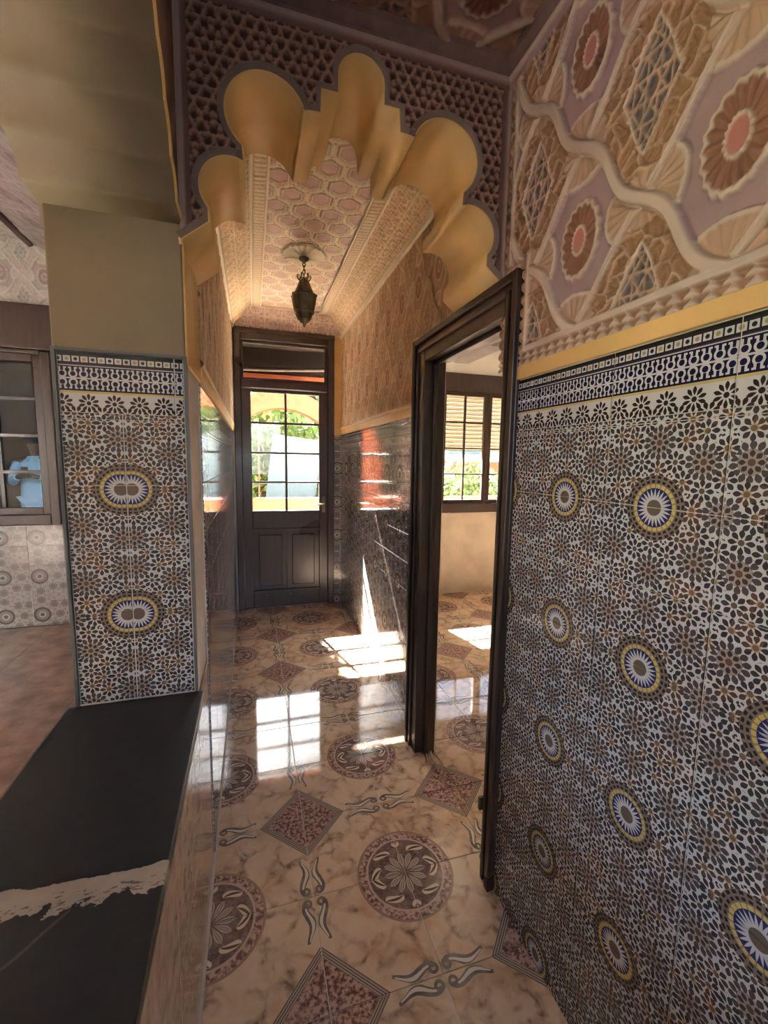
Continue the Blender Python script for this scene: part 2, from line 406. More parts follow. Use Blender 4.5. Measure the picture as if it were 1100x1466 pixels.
# ------------------------------------------------------------------ carved stucco reliefs
def sst(a, b, x): t = np.clip((x-a)/(b-a), 0, 1); return t*t*(3-2*t)
def relief(name, origin, u, v, U, V, step, fn, parent=None, mask=None, mat=None, depth=1.0):
    u = np.array(u, float); v = np.array(v, float); n = np.cross(u, v)
    nu, nv = max(2, int(round((U[1]-U[0])/step))+1), max(2, int(round((V[1]-V[0])/step))+1)
    a, b = np.meshgrid(np.linspace(*U, nu), np.linspace(*V, nv), indexing='ij')
    h, col = fn(a, b)
    hp = np.pad(h, 1, mode='edge'); h = (hp[:-2,1:-1]+hp[2:,1:-1]+hp[1:-1,:-2]+hp[1:-1,2:]+2*hp[1:-1,1:-1])/6
    cp = np.pad(col, ((1,1),(1,1),(0,0)), mode='edge'); col = (cp[:-2,1:-1]+cp[2:,1:-1]+cp[1:-1,:-2]+cp[1:-1,2:]+2*cp[1:-1,1:-1])/6
    P = np.array(origin, float)+a[..., None]*u+b[..., None]*v+(h*depth)[..., None]*n
    idx = np.arange(nu*nv).reshape(nu, nv)
    q = np.stack([idx[:-1,:-1], idx[1:,:-1], idx[1:,1:], idx[:-1,1:]], -1).reshape(-1, 4)
    if mask is not None:
        mk = mask(a, b); keep = (mk[:-1,:-1] & mk[1:,:-1] & mk[1:,1:] & mk[:-1,1:]).reshape(-1); q = q[keep]
        used = np.unique(q); mp = -np.ones(nu*nv, int); mp[used] = np.arange(len(used)); q = mp[q]
        P = P.reshape(-1, 3)[used]; col = col.reshape(-1, 3)[used]
    P = P.reshape(-1, 3); col = col.reshape(-1, 3)
    me = bpy.data.meshes.new(name); me.vertices.add(len(P)); me.vertices.foreach_set('co', P.astype(np.float32).ravel())
    me.loops.add(q.size); me.loops.foreach_set('vertex_index', q.astype(np.int32).ravel())
    me.polygons.add(len(q)); me.polygons.foreach_set('loop_start', (np.arange(len(q))*4).astype(np.int32))
    me.update(calc_edges=True)
    me.polygons.foreach_set('use_smooth', np.ones(len(q), bool))
    at = me.color_attributes.new('paint', 'FLOAT_COLOR', 'POINT')
    at.data.foreach_set('color', np.concatenate([col, np.ones((len(col), 1))], 1).astype(np.float32).ravel())
    me.materials.append(mat or STUCCO)
    o = bpy.data.objects.new(name, me); return link(o, parent)
def paint(shape, c): return np.broadcast_to(np.array(c, float), shape+(3,)).copy()
def arab(x, z, s):
    """interlaced leaf scrolls, 0..1"""
    X, Z = 2*PI*x/s, 2*PI*z/s
    a = np.sin(X+1.6*np.sin(Z*.83+.4))*np.cos(Z*1.1+1.5*np.sin(X*.71))
    b = np.sin(X*.9-Z*.8+1.3*np.sin(X*.5+Z*.6))
    return sst(.08, .34, np.abs(a))*.65+sst(.2, .5, np.abs(b))*.35
PAL_NEAR = dict(white=srgb(196,178,166), cream=srgb(180,150,130), ochre=srgb(152,116,90), mauve=srgb(160,134,138), rose=srgb(140,100,82), pink=srgb(178,118,110), gray=srgb(112,102,102), blue=srgb(88,84,98))
PAL_WARM = dict(white=srgb(238,222,200), cream=srgb(220,192,164), ochre=srgb(206,174,144), mauve=srgb(210,176,158), rose=srgb(182,142,118), pink=srgb(196,144,128), gray=srgb(180,150,128), blue=srgb(172,148,130))
PAL_WHITE = dict(white=srgb(206,200,194), cream=srgb(196,188,180), ochre=srgb(186,176,168), mauve=srgb(176,164,160), rose=srgb(160,140,136), pink=srgb(170,142,138), gray=srgb(160,152,148), blue=srgb(150,146,148))
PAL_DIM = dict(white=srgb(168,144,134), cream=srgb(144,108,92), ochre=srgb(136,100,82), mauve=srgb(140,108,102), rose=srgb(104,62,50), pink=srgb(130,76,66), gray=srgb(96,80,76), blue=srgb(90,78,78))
def lattice(y, z, y0, z0, P, Q, pal, wide=.0125, leaf=.062):
    k = P/.37
    p = (y-y0)/P; q = (z-z0)/Q
    A = p-q+.05*np.sin(2*PI*(p+q)); B = p+q+.015*np.sin(2*PI*(p-q)); gr = math.hypot(1/P, 1/Q)
    ia, ib = np.round(A), np.round(B); fa, fb = A-ia, B-ib
    da, db = (.5-np.abs(fa))/gr, (.5-np.abs(fb))/gr
    even = ((ia+ib) % 2) == 0
    lp, lq = (fa+fb)/2, (fb-fa)/2; lx, lz = lp*P, lq*Q
    th = np.arctan2(lz, lx); rr = np.hypot(lx, lz)
    # rosette cells
    R = .066*k*(1+.035*np.cos(18*th)); r = rr/R
    h = np.zeros_like(y); col = paint(y.shape, pal['mauve'])
    t = np.maximum(np.abs(lp), np.abs(lq)); rv = np.hypot(.5-t, np.minimum(np.abs(lp), np.abs(lq)))
    ph = np.arctan2(np.minimum(np.abs(lp), np.abs(lq))*np.sign(lp*lq), .5-t)
    def st(m, hh, c):
        np.copyto(h, np.where(m, hh, h)); col[m] = c
    fan = rv < .22
    st(fan, .004*k+.005*k*np.abs(np.cos(ph*11)), pal['cream'])
    st((rv > .212) & (rv < .240), .009*k, pal['white'])
    st(r < 1.16, .008*k, pal['white'])
    st(r < 1.0, .001*k+.0075*k*np.abs(np.cos(9*th))*np.clip(r*1.4, 0, 1), pal['rose'])
    st(r < .44, .0085*k+.002*k*np.cos(18*th), pal['white'])
    st(r < .34, .006*k, pal['pink'])
    # leaf and star cells
    ho = ~even
    wx, wz = lx+.010*k*np.sin(2*PI*lz/(.09*k)), np.abs(lz)+.010*k*np.sin(2*PI*lx/(.08*k))
    cx, cz, ce, ci = hexgrid(wx, wz, leaf*.95*k); an = ci*2.39996+np.sign(lx)*.6
    tt, ww = cx*np.cos(an)+cz*np.sin(an), -cx*np.sin(an)+cz*np.cos(an)
    gro = np.abs(np.sin(PI*(tt*.7+np.abs(ww))/(.0125*k))); rib = np.abs(ww) < .0016*k
    out = sst(.0042*k, .0018*k, ce)
    hl = .0015*k+.0055*k*gro*(ce > .004*k)*(1-.7*rib)+.0105*k*out
    cl = paint(y.shape, pal['ochre']); cl[ce < .0032*k] = pal['cream']
    fan2 = rv < .16
    hl = np.where(fan2, .004*k+.006*k*np.abs(np.cos(ph*7)), hl); cl[fan2] = pal['cream']
    star = (np.abs(lx)/.078+np.abs(lz)/.105 < k*1.0)
    s = .036*k; X1, Z1 = np.abs((lx/s) % 1-.5), np.abs((lz/s) % 1-.5); D1, D2 = np.abs(((lx+lz)/(s*1.414)) % 1-.5), np.abs(((lx-lz)/(s*1.414)) % 1-.5)
    ln = np.minimum(np.minimum(X1, Z1), np.minimum(D1, D2)); line = ln < .075
    hl = np.where(star, np.where(line, .006*k, .0015*k), hl)
    cl[star] = pal['gray']; cl[star & (((np.floor(lx/s)+np.floor(lz/s)) % 3) == 0)] = pal['blue']; cl[star & line] = pal['cream']
    edge = np.abs(np.abs(lx)/.078+np.abs(lz)/.105-k*1.03) < .05; hl = np.where(edge, .009*k, hl); cl[edge] = pal['white']
    h = np.where(ho, hl, h); col[ho] = cl[ho]
    # interlacing bands
    w = wide*k; wb = .0075*k
    mb = sst(wb+.003*k, wb-.001*k, db)-.55*sst(.0022*k, .0008*k, db); h = np.maximum(h*(1-sst(wb+.006*k, wb+.003*k, db)*.8), .0135*k*mb); col[db < wb+.001] = pal['white']
    ma = sst(w+.0045*k, w-.003*k, da); gv = sst(w+.009*k, w+.004*k, da)
    h = np.where(gv > 0, np.maximum(h*(1-gv*.85), .016*k*ma), h)
    col[da < w+.0005] = pal['white']
    return h, col
def hexgrid(x, y, s):
    """nearest centre of a hexagonal lattice of pitch s: local coords, edge distance, ids"""
    a = np.stack([np.round(x/s), np.round(y/(s*1.7320508))]); b = np.stack([np.floor(x/s)+.5, np.floor(y/(s*1.7320508))+.5])
    ax, ay = x-a[0]*s, y-a[1]*s*1.7320508; bx, by = x-b[0]*s, y-b[1]*s*1.7320508
    m = ax**2+ay**2 < bx**2+by**2
    lx, ly = np.where(m, ax, bx), np.where(m, ay, by)
    e = s/2-np.maximum(np.abs(lx), np.maximum(np.abs(lx*.5+ly*.8660254), np.abs(lx*.5-ly*.8660254)))
    return lx, ly, e, np.where(m, a[0]*7+a[1]*13, b[0]*7+b[1]*13)
def honeycomb(s, net, ground, d=.007):
    def fn(x, y):
        lx, ly, e, _ = hexgrid(x, y, s); th = np.arctan2(ly, lx); r = np.hypot(lx, ly)/(s/2)
        hole = r < .62+.13*np.cos(6*th)
        h = np.where(hole, 0, d); col = paint(x.shape, net); col[hole] = ground
        l2x, l2y, e2, _ = hexgrid(x+s/2, y+s*.288675, s/1.7320508)
        sm = np.hypot(l2x, l2y) < s*.11; h = np.where(sm & ~hole, d*.2, h); col[sm & ~hole] = ground
        return h, col
    return fn
def star_cove(s, pal):
    def fn(x, y):
        lx, ly = ((x/s) % 1-.5)*s, ((y/s) % 1-.5)*s; th = np.arctan2(ly, lx); r = np.hypot(lx, ly)/s
        h = .0045+.003*np.cos(8*th)*sst(.0, .2, r); col = paint(x.shape, pal[0])
        gr = (np.abs(np.sin(4*th))*r < .035) & (r < .52); h = np.where(gr, .0, h); col[gr] = pal[1]
        c1 = np.abs(r-.33) < .035; h = np.where(c1, .0085, h); col[c1] = pal[2]
        c2 = np.abs(np.maximum(np.abs(lx), np.abs(ly))/s-.5) < .03; h = np.where(c2, .008, h); col[c2] = pal[2]
        dt = (np.abs(np.abs(lx)/s-.34) < .03) & (np.abs(np.abs(ly)/s-.34) < .03); h = np.where(dt, 0, h); col[dt] = pal[1]
        ct = r < .07; h = np.where(ct, .009, h); col[ct] = pal[0]
        return h, col
    return fn
def ceil_panel(x, y):
    s = .15; lx, ly, e, i = hexgrid(x, y, s); th = np.arctan2(ly, lx); r = np.hypot(lx, ly)
    W = PAL_C
    cx, cy, ce, ci = hexgrid(x+.01*np.sin(y*60), y, .03)
    h = .001+.006*sst(.0005, .005, ce); col = paint(x.shape, W[0])
    m = e > s*.20; h = np.where(m, .001, h); col[m] = W[1]
    o = np.abs(e-s*.175) < s*.026; h = np.where(o, .010, h); col[o] = W[2]
    g = np.abs(e-s*.132) < s*.016; h = np.where(g, .0, h); col[g] = W[3]
    l = e < s*.030; h = np.where(l, .010, h); col[l] = W[2]
    vx = np.abs(th % (PI/3)-PI/6)*r; v2 = (r > s*.50)
    h = np.where(v2, .008, h); col[v2] = W[2]; v3 = (r > s*.545); h = np.where(v3, .004, h); col[v3] = W[4]
    return h, col
PAL_C = [srgb(226,206,180), srgb(208,172,162), srgb(236,218,194), srgb(166,128,108), srgb(204,130,116)]
def braid(along):
    def fn(x, y):
        a, b = (y, x) if along == 'y' else (x, y)
        w = .09; c = (b-b.min())/max(b.max()-b.min(), 1e-6)
        h = .003+.006*np.abs(np.sin(PI*(a/.034+c*.35))); col = paint(x.shape, PAL_C[0])
        g = np.abs(((a/.034+c*.35) % 1)-.0) < .22; col[g] = srgb(206,170,136)
        e = (c < .12) | (c > .88); h = np.where(e, .012, h); col[e] = PAL_C[2]
        e2 = ((c > .12) & (c < .18)) | ((c < .88) & (c > .82)); h = np.where(e2, 0, h); col[e2] = srgb(190,150,118)
        return h, col
    return fn

# ================================================================== SETTING
XL, XR, XF = -.165, .79, .88          # left wall face, right wall face in the hall, right wall face in the corridor
YA, YB, YE = 1.31, 1.62, 4.43         # arch wall front, back; outer wall
ZT = 1.748                            # top of tile wainscot
# ---- floor
fl = MB().box(-.2, 3.7, -2.7, YE+.2, -.12, -.0015).build('floor', GROUT2); tag(fl, kind='structure')
FS, FX, FY = .3345, .5105, 1.344      # floor tile pitch and a medallion centre
_fm = {}
def floor_tiles(parent, rect):
    x0r, x1r, y0r, y1r = rect
    for i in range(math.floor((x0r-FX)/FS), math.ceil((x1r-FX)/FS)):
        for j in range(math.floor((y0r-FY)/FS), math.ceil((y1r-FY)/FS)):
            x0, x1 = max(x0r, FX+i*FS), min(x1r, FX+(i+1)*FS); y0, y1 = max(y0r, FY+j*FS), min(y1r, FY+(j+1)*FS)
            if x1-x0 < .02 or y1-y0 < .02: continue
            # pattern coordinates: 0 at medallion lines (even index), 1 at diamond lines (odd index)
            ou, du = ((x0-FX)/FS-i, 1) if i % 2 == 0 else (1-((x0-FX)/FS-i), -1)
            ov, dv = ((y0-FY)/FS-j, 1) if j % 2 == 0 else (1-((y0-FY)/FS-j), -1)
            g = .0015
            me = tile_mesh(x1-x0-2*g, y1-y0-2*g, (round(ou+du*g/FS,4), round(ov+dv*g/FS,4)), (du/FS, dv/FS), FLOOR, .0025, .0006)
            o = bpy.data.objects.new('tile', me); link(o, parent); o.location = (x0+g, y0+g, -.0015)
floor_tiles(fl, (XL, XF, 0.0, YE))
floor_tiles(fl, (XF, 3.2, 1.0, YE))
MB().box(XL, XR, -2.6, 0, -.0015, .001).build('floor_field', BROWNFL, fl)
fl2 = MB().box(-3.7, -.45, -2.7, YE+.2, -.12, -.006).build('floor_left_room', GROUT2); tag(fl2, kind='structure')
def plainuv(i, j, x0, y0): return (0, 0), (1, 1)
tiles(fl2, (0,0,-.006), (1,0,0), (0,1,0), (-3.6, -.47, .9, YE), BROWNFL, .62, .62, (-.47, YE), gap=.002, uvfn=plainuv)

# ---- right wall of the hall, with the doorway
DY0, DY1, DZ = 1.27, 1.95, 1.965
wr = MB().box(XR, .93, -2.6, DY0, 0, 2.8).box(XR, .93, DY0, YB, DZ, 2.8).build('wall_right', GROUT); tag(wr, kind='structure')
tiles(wr, (XR, 0, 0), (0,-1,0), (0,0,1), (-1.195, .55, 0.0, ZT-.15), ZEL, TW, TH/2, (-.555-TW*2, 1.412-TH*4), (-.69, 1.412))
def bord_uv(off):
    def f(i, j, x0, y0): return (round((x0-off) % .229, 4), .0012), (1, 1)
    return f
tiles(wr, (XR, 0, 0), (0,-1,0), (0,0,1), (-1.195, .55, ZT-.15, ZT), BORDER, TW, .15, (-.555-TW*2, ZT-.15), uvfn=bord_uv(0))
MB().box(XR, .93, -2.6, -.55, 0, 2.7).build('plain_wall_field', TANDULL, wr)
MB().box(XR-.012, XR, -.55, 1.20, ZT+.002, 1.79).build('ochre_band', TAN, wr, .002)
def near_panel(a, z):      # a = -y
    y = -a
    h, c = lattice(y, z, .96, 2.045, .37, .42, PAL_NEAR, leaf=.05)
    def st(m, hh, cc):
        nonlocal h
        h = np.where(m, hh, h); c[m] = cc
    # bottom border: saw teeth, then a white fillet
    zz = z-1.79; tri = np.abs(((y/.036) % 1)-.5)*2
    row = zz < .036
    up = ((zz % .018)/.018) < tri; h0 = np.where(up, .010*(1-np.abs((zz % .018)/.018/np.maximum(tri, .05)-.4)), .001)
    st(row, h0, PAL_NEAR['cream']); c[row & up] = PAL_NEAR['white']; c[row & ~up] = PAL_NEAR['ochre']
    st((zz > .036) & (zz < .054), .013, PAL_NEAR['white'])
    # side border beside the door casing, stepping back above it
    ys = np.where(z < 2.10, 1.168, 1.262)
    v = y > ys
    tr2 = np.abs(((z/.036) % 1)-.5)*2; d = (y-ys)
    st(v & (zz > .036), np.where((d % .018)/.018 < tr2, .009, .001), PAL_NEAR['cream'])
    st((np.abs(d+.008) < .008) & (zz > .05), .013, PAL_NEAR['white'])
    tp = 2.655-z; st(tp < .03, .012, PAL_NEAR['mauve']); st(tp < .012, .02, PAL_NEAR['white'])
    return h, c
relief('carved_stucco_panel', (XR-.001, 0, 0), (0,-1,0), (0,0,1), (-1.305, -.35), (1.79, 2.655), .0024, near_panel, wr, depth=1.15)
relief('carved_stucco_field', (XR-.001, 0, 0), (0,-1,0), (0,0,1), (-.35, .9), (1.79, 2.655), .008, near_panel, wr)

# ---- right wall of the corridor beyond the doorway
wc = MB().prism([(XF, DY1), (XF+.008, DY1), (1.0, DY1+.28), (1.0, YE), (XF, YE)], 'z', 0, 2.95).box(XF, 1.0, YB, DY1, DZ, 2.95).build('wall_right_corridor', GROUT); tag(wc, kind='structure')
tiles(wc, (XF, 0, 0), (0,-1,0), (0,0,1), (-YE, -2.06, 0, ZT-.15), ZEL, TW, TH/2, (-YE+.12, 1.412-TH*4), (-YE+.12-TW/2, 1.412), gap=.003)
tiles(wc, (XF, 0, 0), (0,-1,0), (0,0,1), (-YE, -2.06, ZT-.15, ZT), BORDER, TW, .15, (-YE+.12, ZT-.15), uvfn=bord_uv(0))
MB().box(XF-.012, XF, 2.06, YE, ZT+.002, 1.80).build('ochre_band', TAN, wc, .002)
def corr_panel(sign):
    def f(a, z):
        h, c = lattice(-a*sign if sign > 0 else a, z, .96, 2.045, .27, .38, PAL_WARM, .008, .05)
        zz = z-1.80; b = zz < .03; h = np.where(b, .006+.008*(np.abs(zz-.012) < .008), h); c[b] = PAL_WARM['white']
        return h, c
    return f
relief('carved_stucco_panel', (XF-.001, 0, 0), (0,-1,0), (0,0,1), (-YE, -YB), (1.80, 2.70), .0045, corr_panel(1), wc, depth=1.1, mask=lambda a, z: ~((a > -2.06) & (z < 2.06)))

# ---- left wall of the corridor
wl = MB().box(-.47, XL, YB, YE, 0, 2.95).build('wall_left', GROUT); tag(wl, kind='structure')
tiles(wl, (XL, 0, 0), (0,1,0), (0,0,1), (YB, YE, 0, ZT-.15), ZEL, TW, TH/2, (YB, 1.412-TH*4), (YB+TW/2, 1.412), gap=.003)
tiles(wl, (XL, 0, 0), (0,1,0), (0,0,1), (YB, YE, ZT-.15, ZT), BORDER, TW, .15, (YB, ZT-.15), uvfn=bord_uv(0))
MB().box(XL, XL+.012, YB+.005, YE, ZT+.002, 1.80).build('ochre_band', TAN, wl, .002)
relief('carved_stucco_panel', (XL+.001, 0, 0), (0,1,0), (0,0,1), (YB, YE), (1.80, 2.70), .006, corr_panel(-1), wl, depth=1.1)

# ---- arch wall: scalloped opening between hall and corridor
AC = .3125
def arc(cx, cz, r, a0, a1, n):
    return [(cx+r*math.cos(math.radians(a0+(a1-a0)*k/n)), cz+r*math.sin(math.radians(a0+(a1-a0)*k/n))) for k in range(n+1)]
half = [(.478, 2.062), (.410, 2.115)]                                  # from the wall inwards (u, z)
half += arc(.350, 2.203, .082, -42, 112, 16)                           # lower lobe
half += arc(.258, 2.400, .107, -53, 161, 26)[0:]                       # large lobe
half += [(.160, 2.438), (.116, 2.440), (.113, 2.500), (.067, 2.500)]
half += arc(0, 2.545, .067, 0, 90, 12)
outline = [(AC+u, z) for u, z in half]+[(AC-u, z) for u, z in reversed(half[:-1])]   # right foot -> crown -> left foot
ZC = 2.86
def arch_wall():
    b = MB()
    top = [(x, ZC) for x, _ in outline]
    # front and back: bands between the outline and the top edge are filled by bmesh
    me = bpy.data.meshes.new('wall_arch'); bm = bmesh.new()
    ring = [(AC+.478+.035, ZC), (AC+.478+.035, 2.062)]+outline+[(XL+.0002, 2.062), (XL+.0002, ZC)]
    for yy in (YA, YB):
        vs = [bm.verts.new((x, yy, z)) for x, z in ring]
        es = [bm.edges.new((vs[i], vs[(i+1) % len(vs)])) for i in range(len(vs))]
        bmesh.ops.triangle_fill(bm, edges=es, use_beauty=True)
    bmesh.ops.recalc_face_normals(bm, faces=bm.faces); bm.to_mesh(me); bm.free(); me.materials.append(GRAYTRIM)
    o = bpy.data.objects.new('wall_arch', me); return tag(link(o), kind='structure')
wa = arch_wall()
# ochre lining of the opening
n = len(outline); b = MB()
foot = [(AC+.480, 2.062-.002)]
ol = [(AC+.479, 2.05)]+outline+[(XL+.0015, 2.05)]
b.add([(x, YA-.004, z) for x, z in ol]+[(x, YB+.006, z) for x, z in ol], [(i, i+1, len(ol)+i+1, len(ol)+i) for i in range(len(ol)-1)])
li = b.build('arch_lining', TAN, wa, smooth=True)
md = li.modifiers.new('thick', 'SOLIDIFY'); md.thickness = .012; md.offset = 0
# painted jamb of the arch under its left foot, above the tiles
MB().box(XL-.001, XL+.006, YA+.004, YB+.004, ZT, 2.07).build('arch_jamb', TAN, wa, .002)
# grey outline strip on the face
def offset_poly(pl, d):
    out = []
    for i, p in enumerate(pl):
        a = Vector(pl[max(i-1, 0)]); c = Vector(pl[min(i+1, len(pl)-1)]); t = (c-a)
        if t.length < 1e-9: t = Vector((0, 1))
        t.normalize(); out.append((p[0]+t.y*d, p[1]-t.x*d))
    return out
op = outline; oo = offset_poly(op, .016)
b = MB(); m_ = len(op)
b.add([(x, YA-.004, z) for x, z in op]+[(x, YA-.010, z) for x, z in oo]+[(x, YA+.002, z) for x, z in offset_poly(op, .018)],
      [(i, i+1, m_+i+1, m_+i) for i in range(m_-1)]+[(m_+i, m_+i+1, 2*m_+i+1, 2*m_+i) for i in range(m_-1)])
b.build('arch_edge_strip', GRAYTRIM, wa, smooth=True)
_op = np.array(outline)
def inside_arch(x, z, mrg):
    u = np.abs(x-AC); m = np.zeros(x.shape, bool)
    m |= np.hypot(u-.350, z-2.203) < .082+mrg
    m |= np.hypot(u-.258, z-2.400) < .107+mrg
    m |= (u < .16+mrg) & (z < 2.439+mrg); m |= (u < .114+mrg) & (z < 2.50+mrg)
    m |= np.hypot(u, z-2.545) < .067+mrg; m |= (u < .067+mrg) & (z < 2.545)
    m |= (u < .41+mrg) & (z < 2.17); m |= (u < .32+mrg) & (z < 2.30)
    m |= z < 2.062+(.478-u)*.78+mrg*1.3
    return m
def front_panel(x, z):
    h, c = honeycomb(.031, srgb(166,130,114), srgb(78,48,40))(x, z)
    for d, w1, w2 in ((x-XL, .016, .03), (XR-x, .018, .034), (2.655-z, .014, .026)):
        e = d < w1; h = np.where(e, .012, h); c[e] = srgb(164,142,136)
        e = (d >= w1) & (d < w2); h = np.where(e, .002, h); c[e] = srgb(122,92,82)
    return h, c
relief('honeycomb_stucco', (0, YA-.001, 0), (1,0,0), (0,0,1), (XL, XR), (2.06, 2.655), .0030, front_panel, wa, mask=lambda x, z: ~inside_arch(x, z, .010), depth=1.2)

# ---- ceiling of the hall with its cornice
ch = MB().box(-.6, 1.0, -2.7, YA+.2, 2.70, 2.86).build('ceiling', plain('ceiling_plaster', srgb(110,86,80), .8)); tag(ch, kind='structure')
def hall_ceiling(x, y):
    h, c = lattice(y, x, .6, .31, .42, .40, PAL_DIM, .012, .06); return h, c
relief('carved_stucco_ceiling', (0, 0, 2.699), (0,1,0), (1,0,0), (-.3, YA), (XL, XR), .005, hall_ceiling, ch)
cs = [(0,0),(.010,0),(.014,.010),(.026,.016),(.034,.030),(.044,.034),(.044,.046),(0,.046)]
CORN = plain('mauve_plaster_cornice', srgb(112,90,86), .8, .2, .15, 20., .2, 60.)
MB().prism([(YA-a, 2.655+q) for a, q in cs], 'x', XL, XR).build('cornice', CORN, ch, smooth=True)
MB().prism([(XR-a, 2.655+q) for a, q in cs], 'y', -2.6, YA).build('cornice', CORN, ch, smooth=True)

# ---- ceiling of the corridor: sloping coves, braided ribs and a flat panel
ZM, ZF = 2.70, 2.86; ix0, ix1, iy0, iy1 = .02, .705, YB, 4.22
cc = MB().box(-.47, 1.0, YA+.2, YE+.1, 2.90, 3.0).build('ceiling_corridor', PLROSE); tag(cc, kind='structure')
relief('carved_ceiling_panel', (0, 0, ZF), (0,1,0), (1,0,0), (YB, iy1), (ix0+.085, ix1-.085), .004, lambda a, b2: ceil_panel(b2, a), cc)
for s0, s1 in ((ix0, ix0+.085), (ix1-.085, ix1)):
    relief('braided_rib', (0, 0, ZF-.012), (0,1,0), (1,0,0), (YB, iy1), (s0, s1), .004, lambda a, b2: braid('y')(b2, a), cc)
def cove(name, o0, along, across, L, W):
    relief(name, o0, along, across, (0, L), (0, W), .004, star_cove(W/1.0 if W < .16 else W/2, [srgb(224,194,160), srgb(176,130,98), srgb(234,210,178)]), cc)
sl = math.hypot(ix0-XL, ZF-ZM); d = Vector((ix0-XL, 0, ZF-ZM)).normalized()
cove('carved_cove', (XL, YB, ZM), (0,1,0), tuple(d), YE-YB, sl)
sr = math.hypot(XF-ix1, ZF-ZM); d = Vector((ix1-XF, 0, ZF-ZM)).normalized()
cove('carved_cove', (XF, YE, ZM), (0,-1,0), tuple(d), YE-YB, sr)
se = math.hypot(YE-iy1, ZF-ZM); d = Vector((0, iy1-YE, ZF-ZM)).normalized()
PINKC = [srgb(214,190,180), srgb(150,100,98), srgb(226,208,198)]
relief('carved_cove', (XL, YE-.005, ZM), (1,0,0), tuple(d), (.0, XF-XL), (0, se), .004, star_cove(.15, PINKC), cc)
for x, s in ((XL, 1), (XF, -1)):
    MB().prism([(x, ZM-.02), (x+s*.022, ZM-.016), (x+s*.03, ZM+.006), (x+s*.018, ZM+.026), (x, ZM+.03)], 'y', YB, YE).build('cove_fillet', PLROSE, cc, smooth=True)
for x in (ix0, ix1):
    MB().box(x-.009, x+.009, YB, iy1, ZF-.022, ZF+.0).build('cove_fillet', PLROSE, cc, .004)
MB().box(ix0-.005, ix1+.005, iy1-.012, iy1+.012, ZF-.02, ZF).build('cove_fillet', PLROSE, cc, .004)

# ---- outer wall (three rooms share it), openings for the corridor door and the windows
we = MB()
for a in [(-3.7, -3.0, 0, 3.4), (-3.0, -1.60, 0, .90), (-3.0, -1.60, 2.72, 3.4), (-1.60, -.15, 0, 3.4),
          (-.15, .80, 2.70, 3.4), (.80, 1.30, 0, 3.4), (1.30, 2.95, 0, .93), (1.30, 2.95, 2.45, 3.4), (2.95, 3.7, 0, 3.4)]:
    we.box(a[0], a[1], YE, YE+.2, a[2], a[3])
we = we.build('wall_far', WHITEW); tag(we, kind='structure')
MB().box(.80, XF, YE-.006, YE, ZT, 2.70).build('ochre_band', TAN, we)
tiles(we, (0, YE, 0), (1,0,0), (0,0,1), (.802, XF, 0, ZT), ZEL, TW, TH/2, (.80, 1.412-TH*4), (.835, 1.412))
tiles(we, (0, YE, 0), (1,0,0), (0,0,1), (-3.0, -.47, .0, .89), ZEL_PALE, TW, TH/2, (-1.60, .89-TH*3), (-1.60+.07, .89-.10))
def wpan(x, z): return lattice(x, z, -1.9, 2.95, .30, .34, PAL_WHITE, .009, .05)
relief('carved_stucco_panel', (0, YE-.001, 0), (1,0,0), (0,0,1), (-2.9, -.47), (2.72, 3.30), .006, wpan, we)
MB().box(1.0, 3.2, YE-.004, YE, 0, .92).build('beige_dado', BEIGEW, we)  # beige lower strip of the wall, mottled at random

# ---- far corridor door
d1 = MB().box(-.15, -.085, YE-.03, YE+.12, 0, 2.70).box(.735, .80, YE-.03, YE+.12, 0, 2.70).box(-.085, .735, YE-.03, YE+.12, 2.60, 2.70).box(-.085, .735, YE-.02, YE+.10, 2.165, 2.24).build('door_1', WOOD, None, .006)
tag(d1, kind='structure')
MB().box(-.15, .80, YE-.045, YE-.03, 2.655, 2.70).build('head_moulding', WOOD, d1, .005)
tf = MB().box(-.085, -.06, YE, YE+.05, 2.24, 2.60).box(.71, .735, YE, YE+.05, 2.24, 2.60).box(-.06, .71, YE, YE+.05, 2.575, 2.60).box(-.06, .71, YE, YE+.05, 2.24, 2.262).build('transom_frame', WOOD, d1, .004)
MB().box(-.06, .71, YE+.02, YE+.025, 2.262, 2.575).build('transom_pane', glass('darkened_transom_glass', (.55,.52,.50), .035), d1)  # dark tint put in so the lit eave behind looks darker
lx0, lx1 = -.0875, .7375; px0, px1 = .0, .652; pz = [.985, 1.268, 1.555, 1.842, 2.128]
lf = MB().box(lx0, px0, YE+.005, YE+.05, .003, 2.16).box(px1, lx1, YE+.005, YE+.05, .003, 2.16).box(px0, px1, YE+.005, YE+.05, 2.128, 2.16).box(px0, px1, YE+.005, YE+.05, .80, .985).box(px0, px1, YE+.005, YE+.05, .003, .17).build('door_leaf', WOOD, d1, .004)
MB().box(.315, .337, YE+.008, YE+.045, .985, 2.128).build('glazing_bar', WOOD, lf, .004)
for z in pz[1:-1]: MB().box(px0, px1, YE+.010, YE+.043, z-.011, z+.011).build('glazing_bar', WOOD, lf, .004)
for i in range(4):
    for a0, a1 in ((px0, .315), (.337, px1)):
        MB().box(a0, a1, YE+.024, YE+.028, pz[i]+(.011 if i else 0), pz[i+1]-(.011 if i < 3 else 0)).build('pane', GLASS, lf)
for k in range(2):
    x0 = px0+k*(px1-px0)/2
    MB().box(x0-.004, x0+(px1-px0)/2+.003, YE+.016, YE+.036, .165, .805).build('panel', WOOD, lf, .006)
    MB().box(x0+.05, x0+(px1-px0)/2-.05, YE+.006, YE+.02, .22, .745).build('raised_field', WOOD, lf, .008)
MB().box(px0-.012, px1+.012, YE-.004, YE+.008, .785, .81).build('panel_moulding', WOOD, lf, .004)
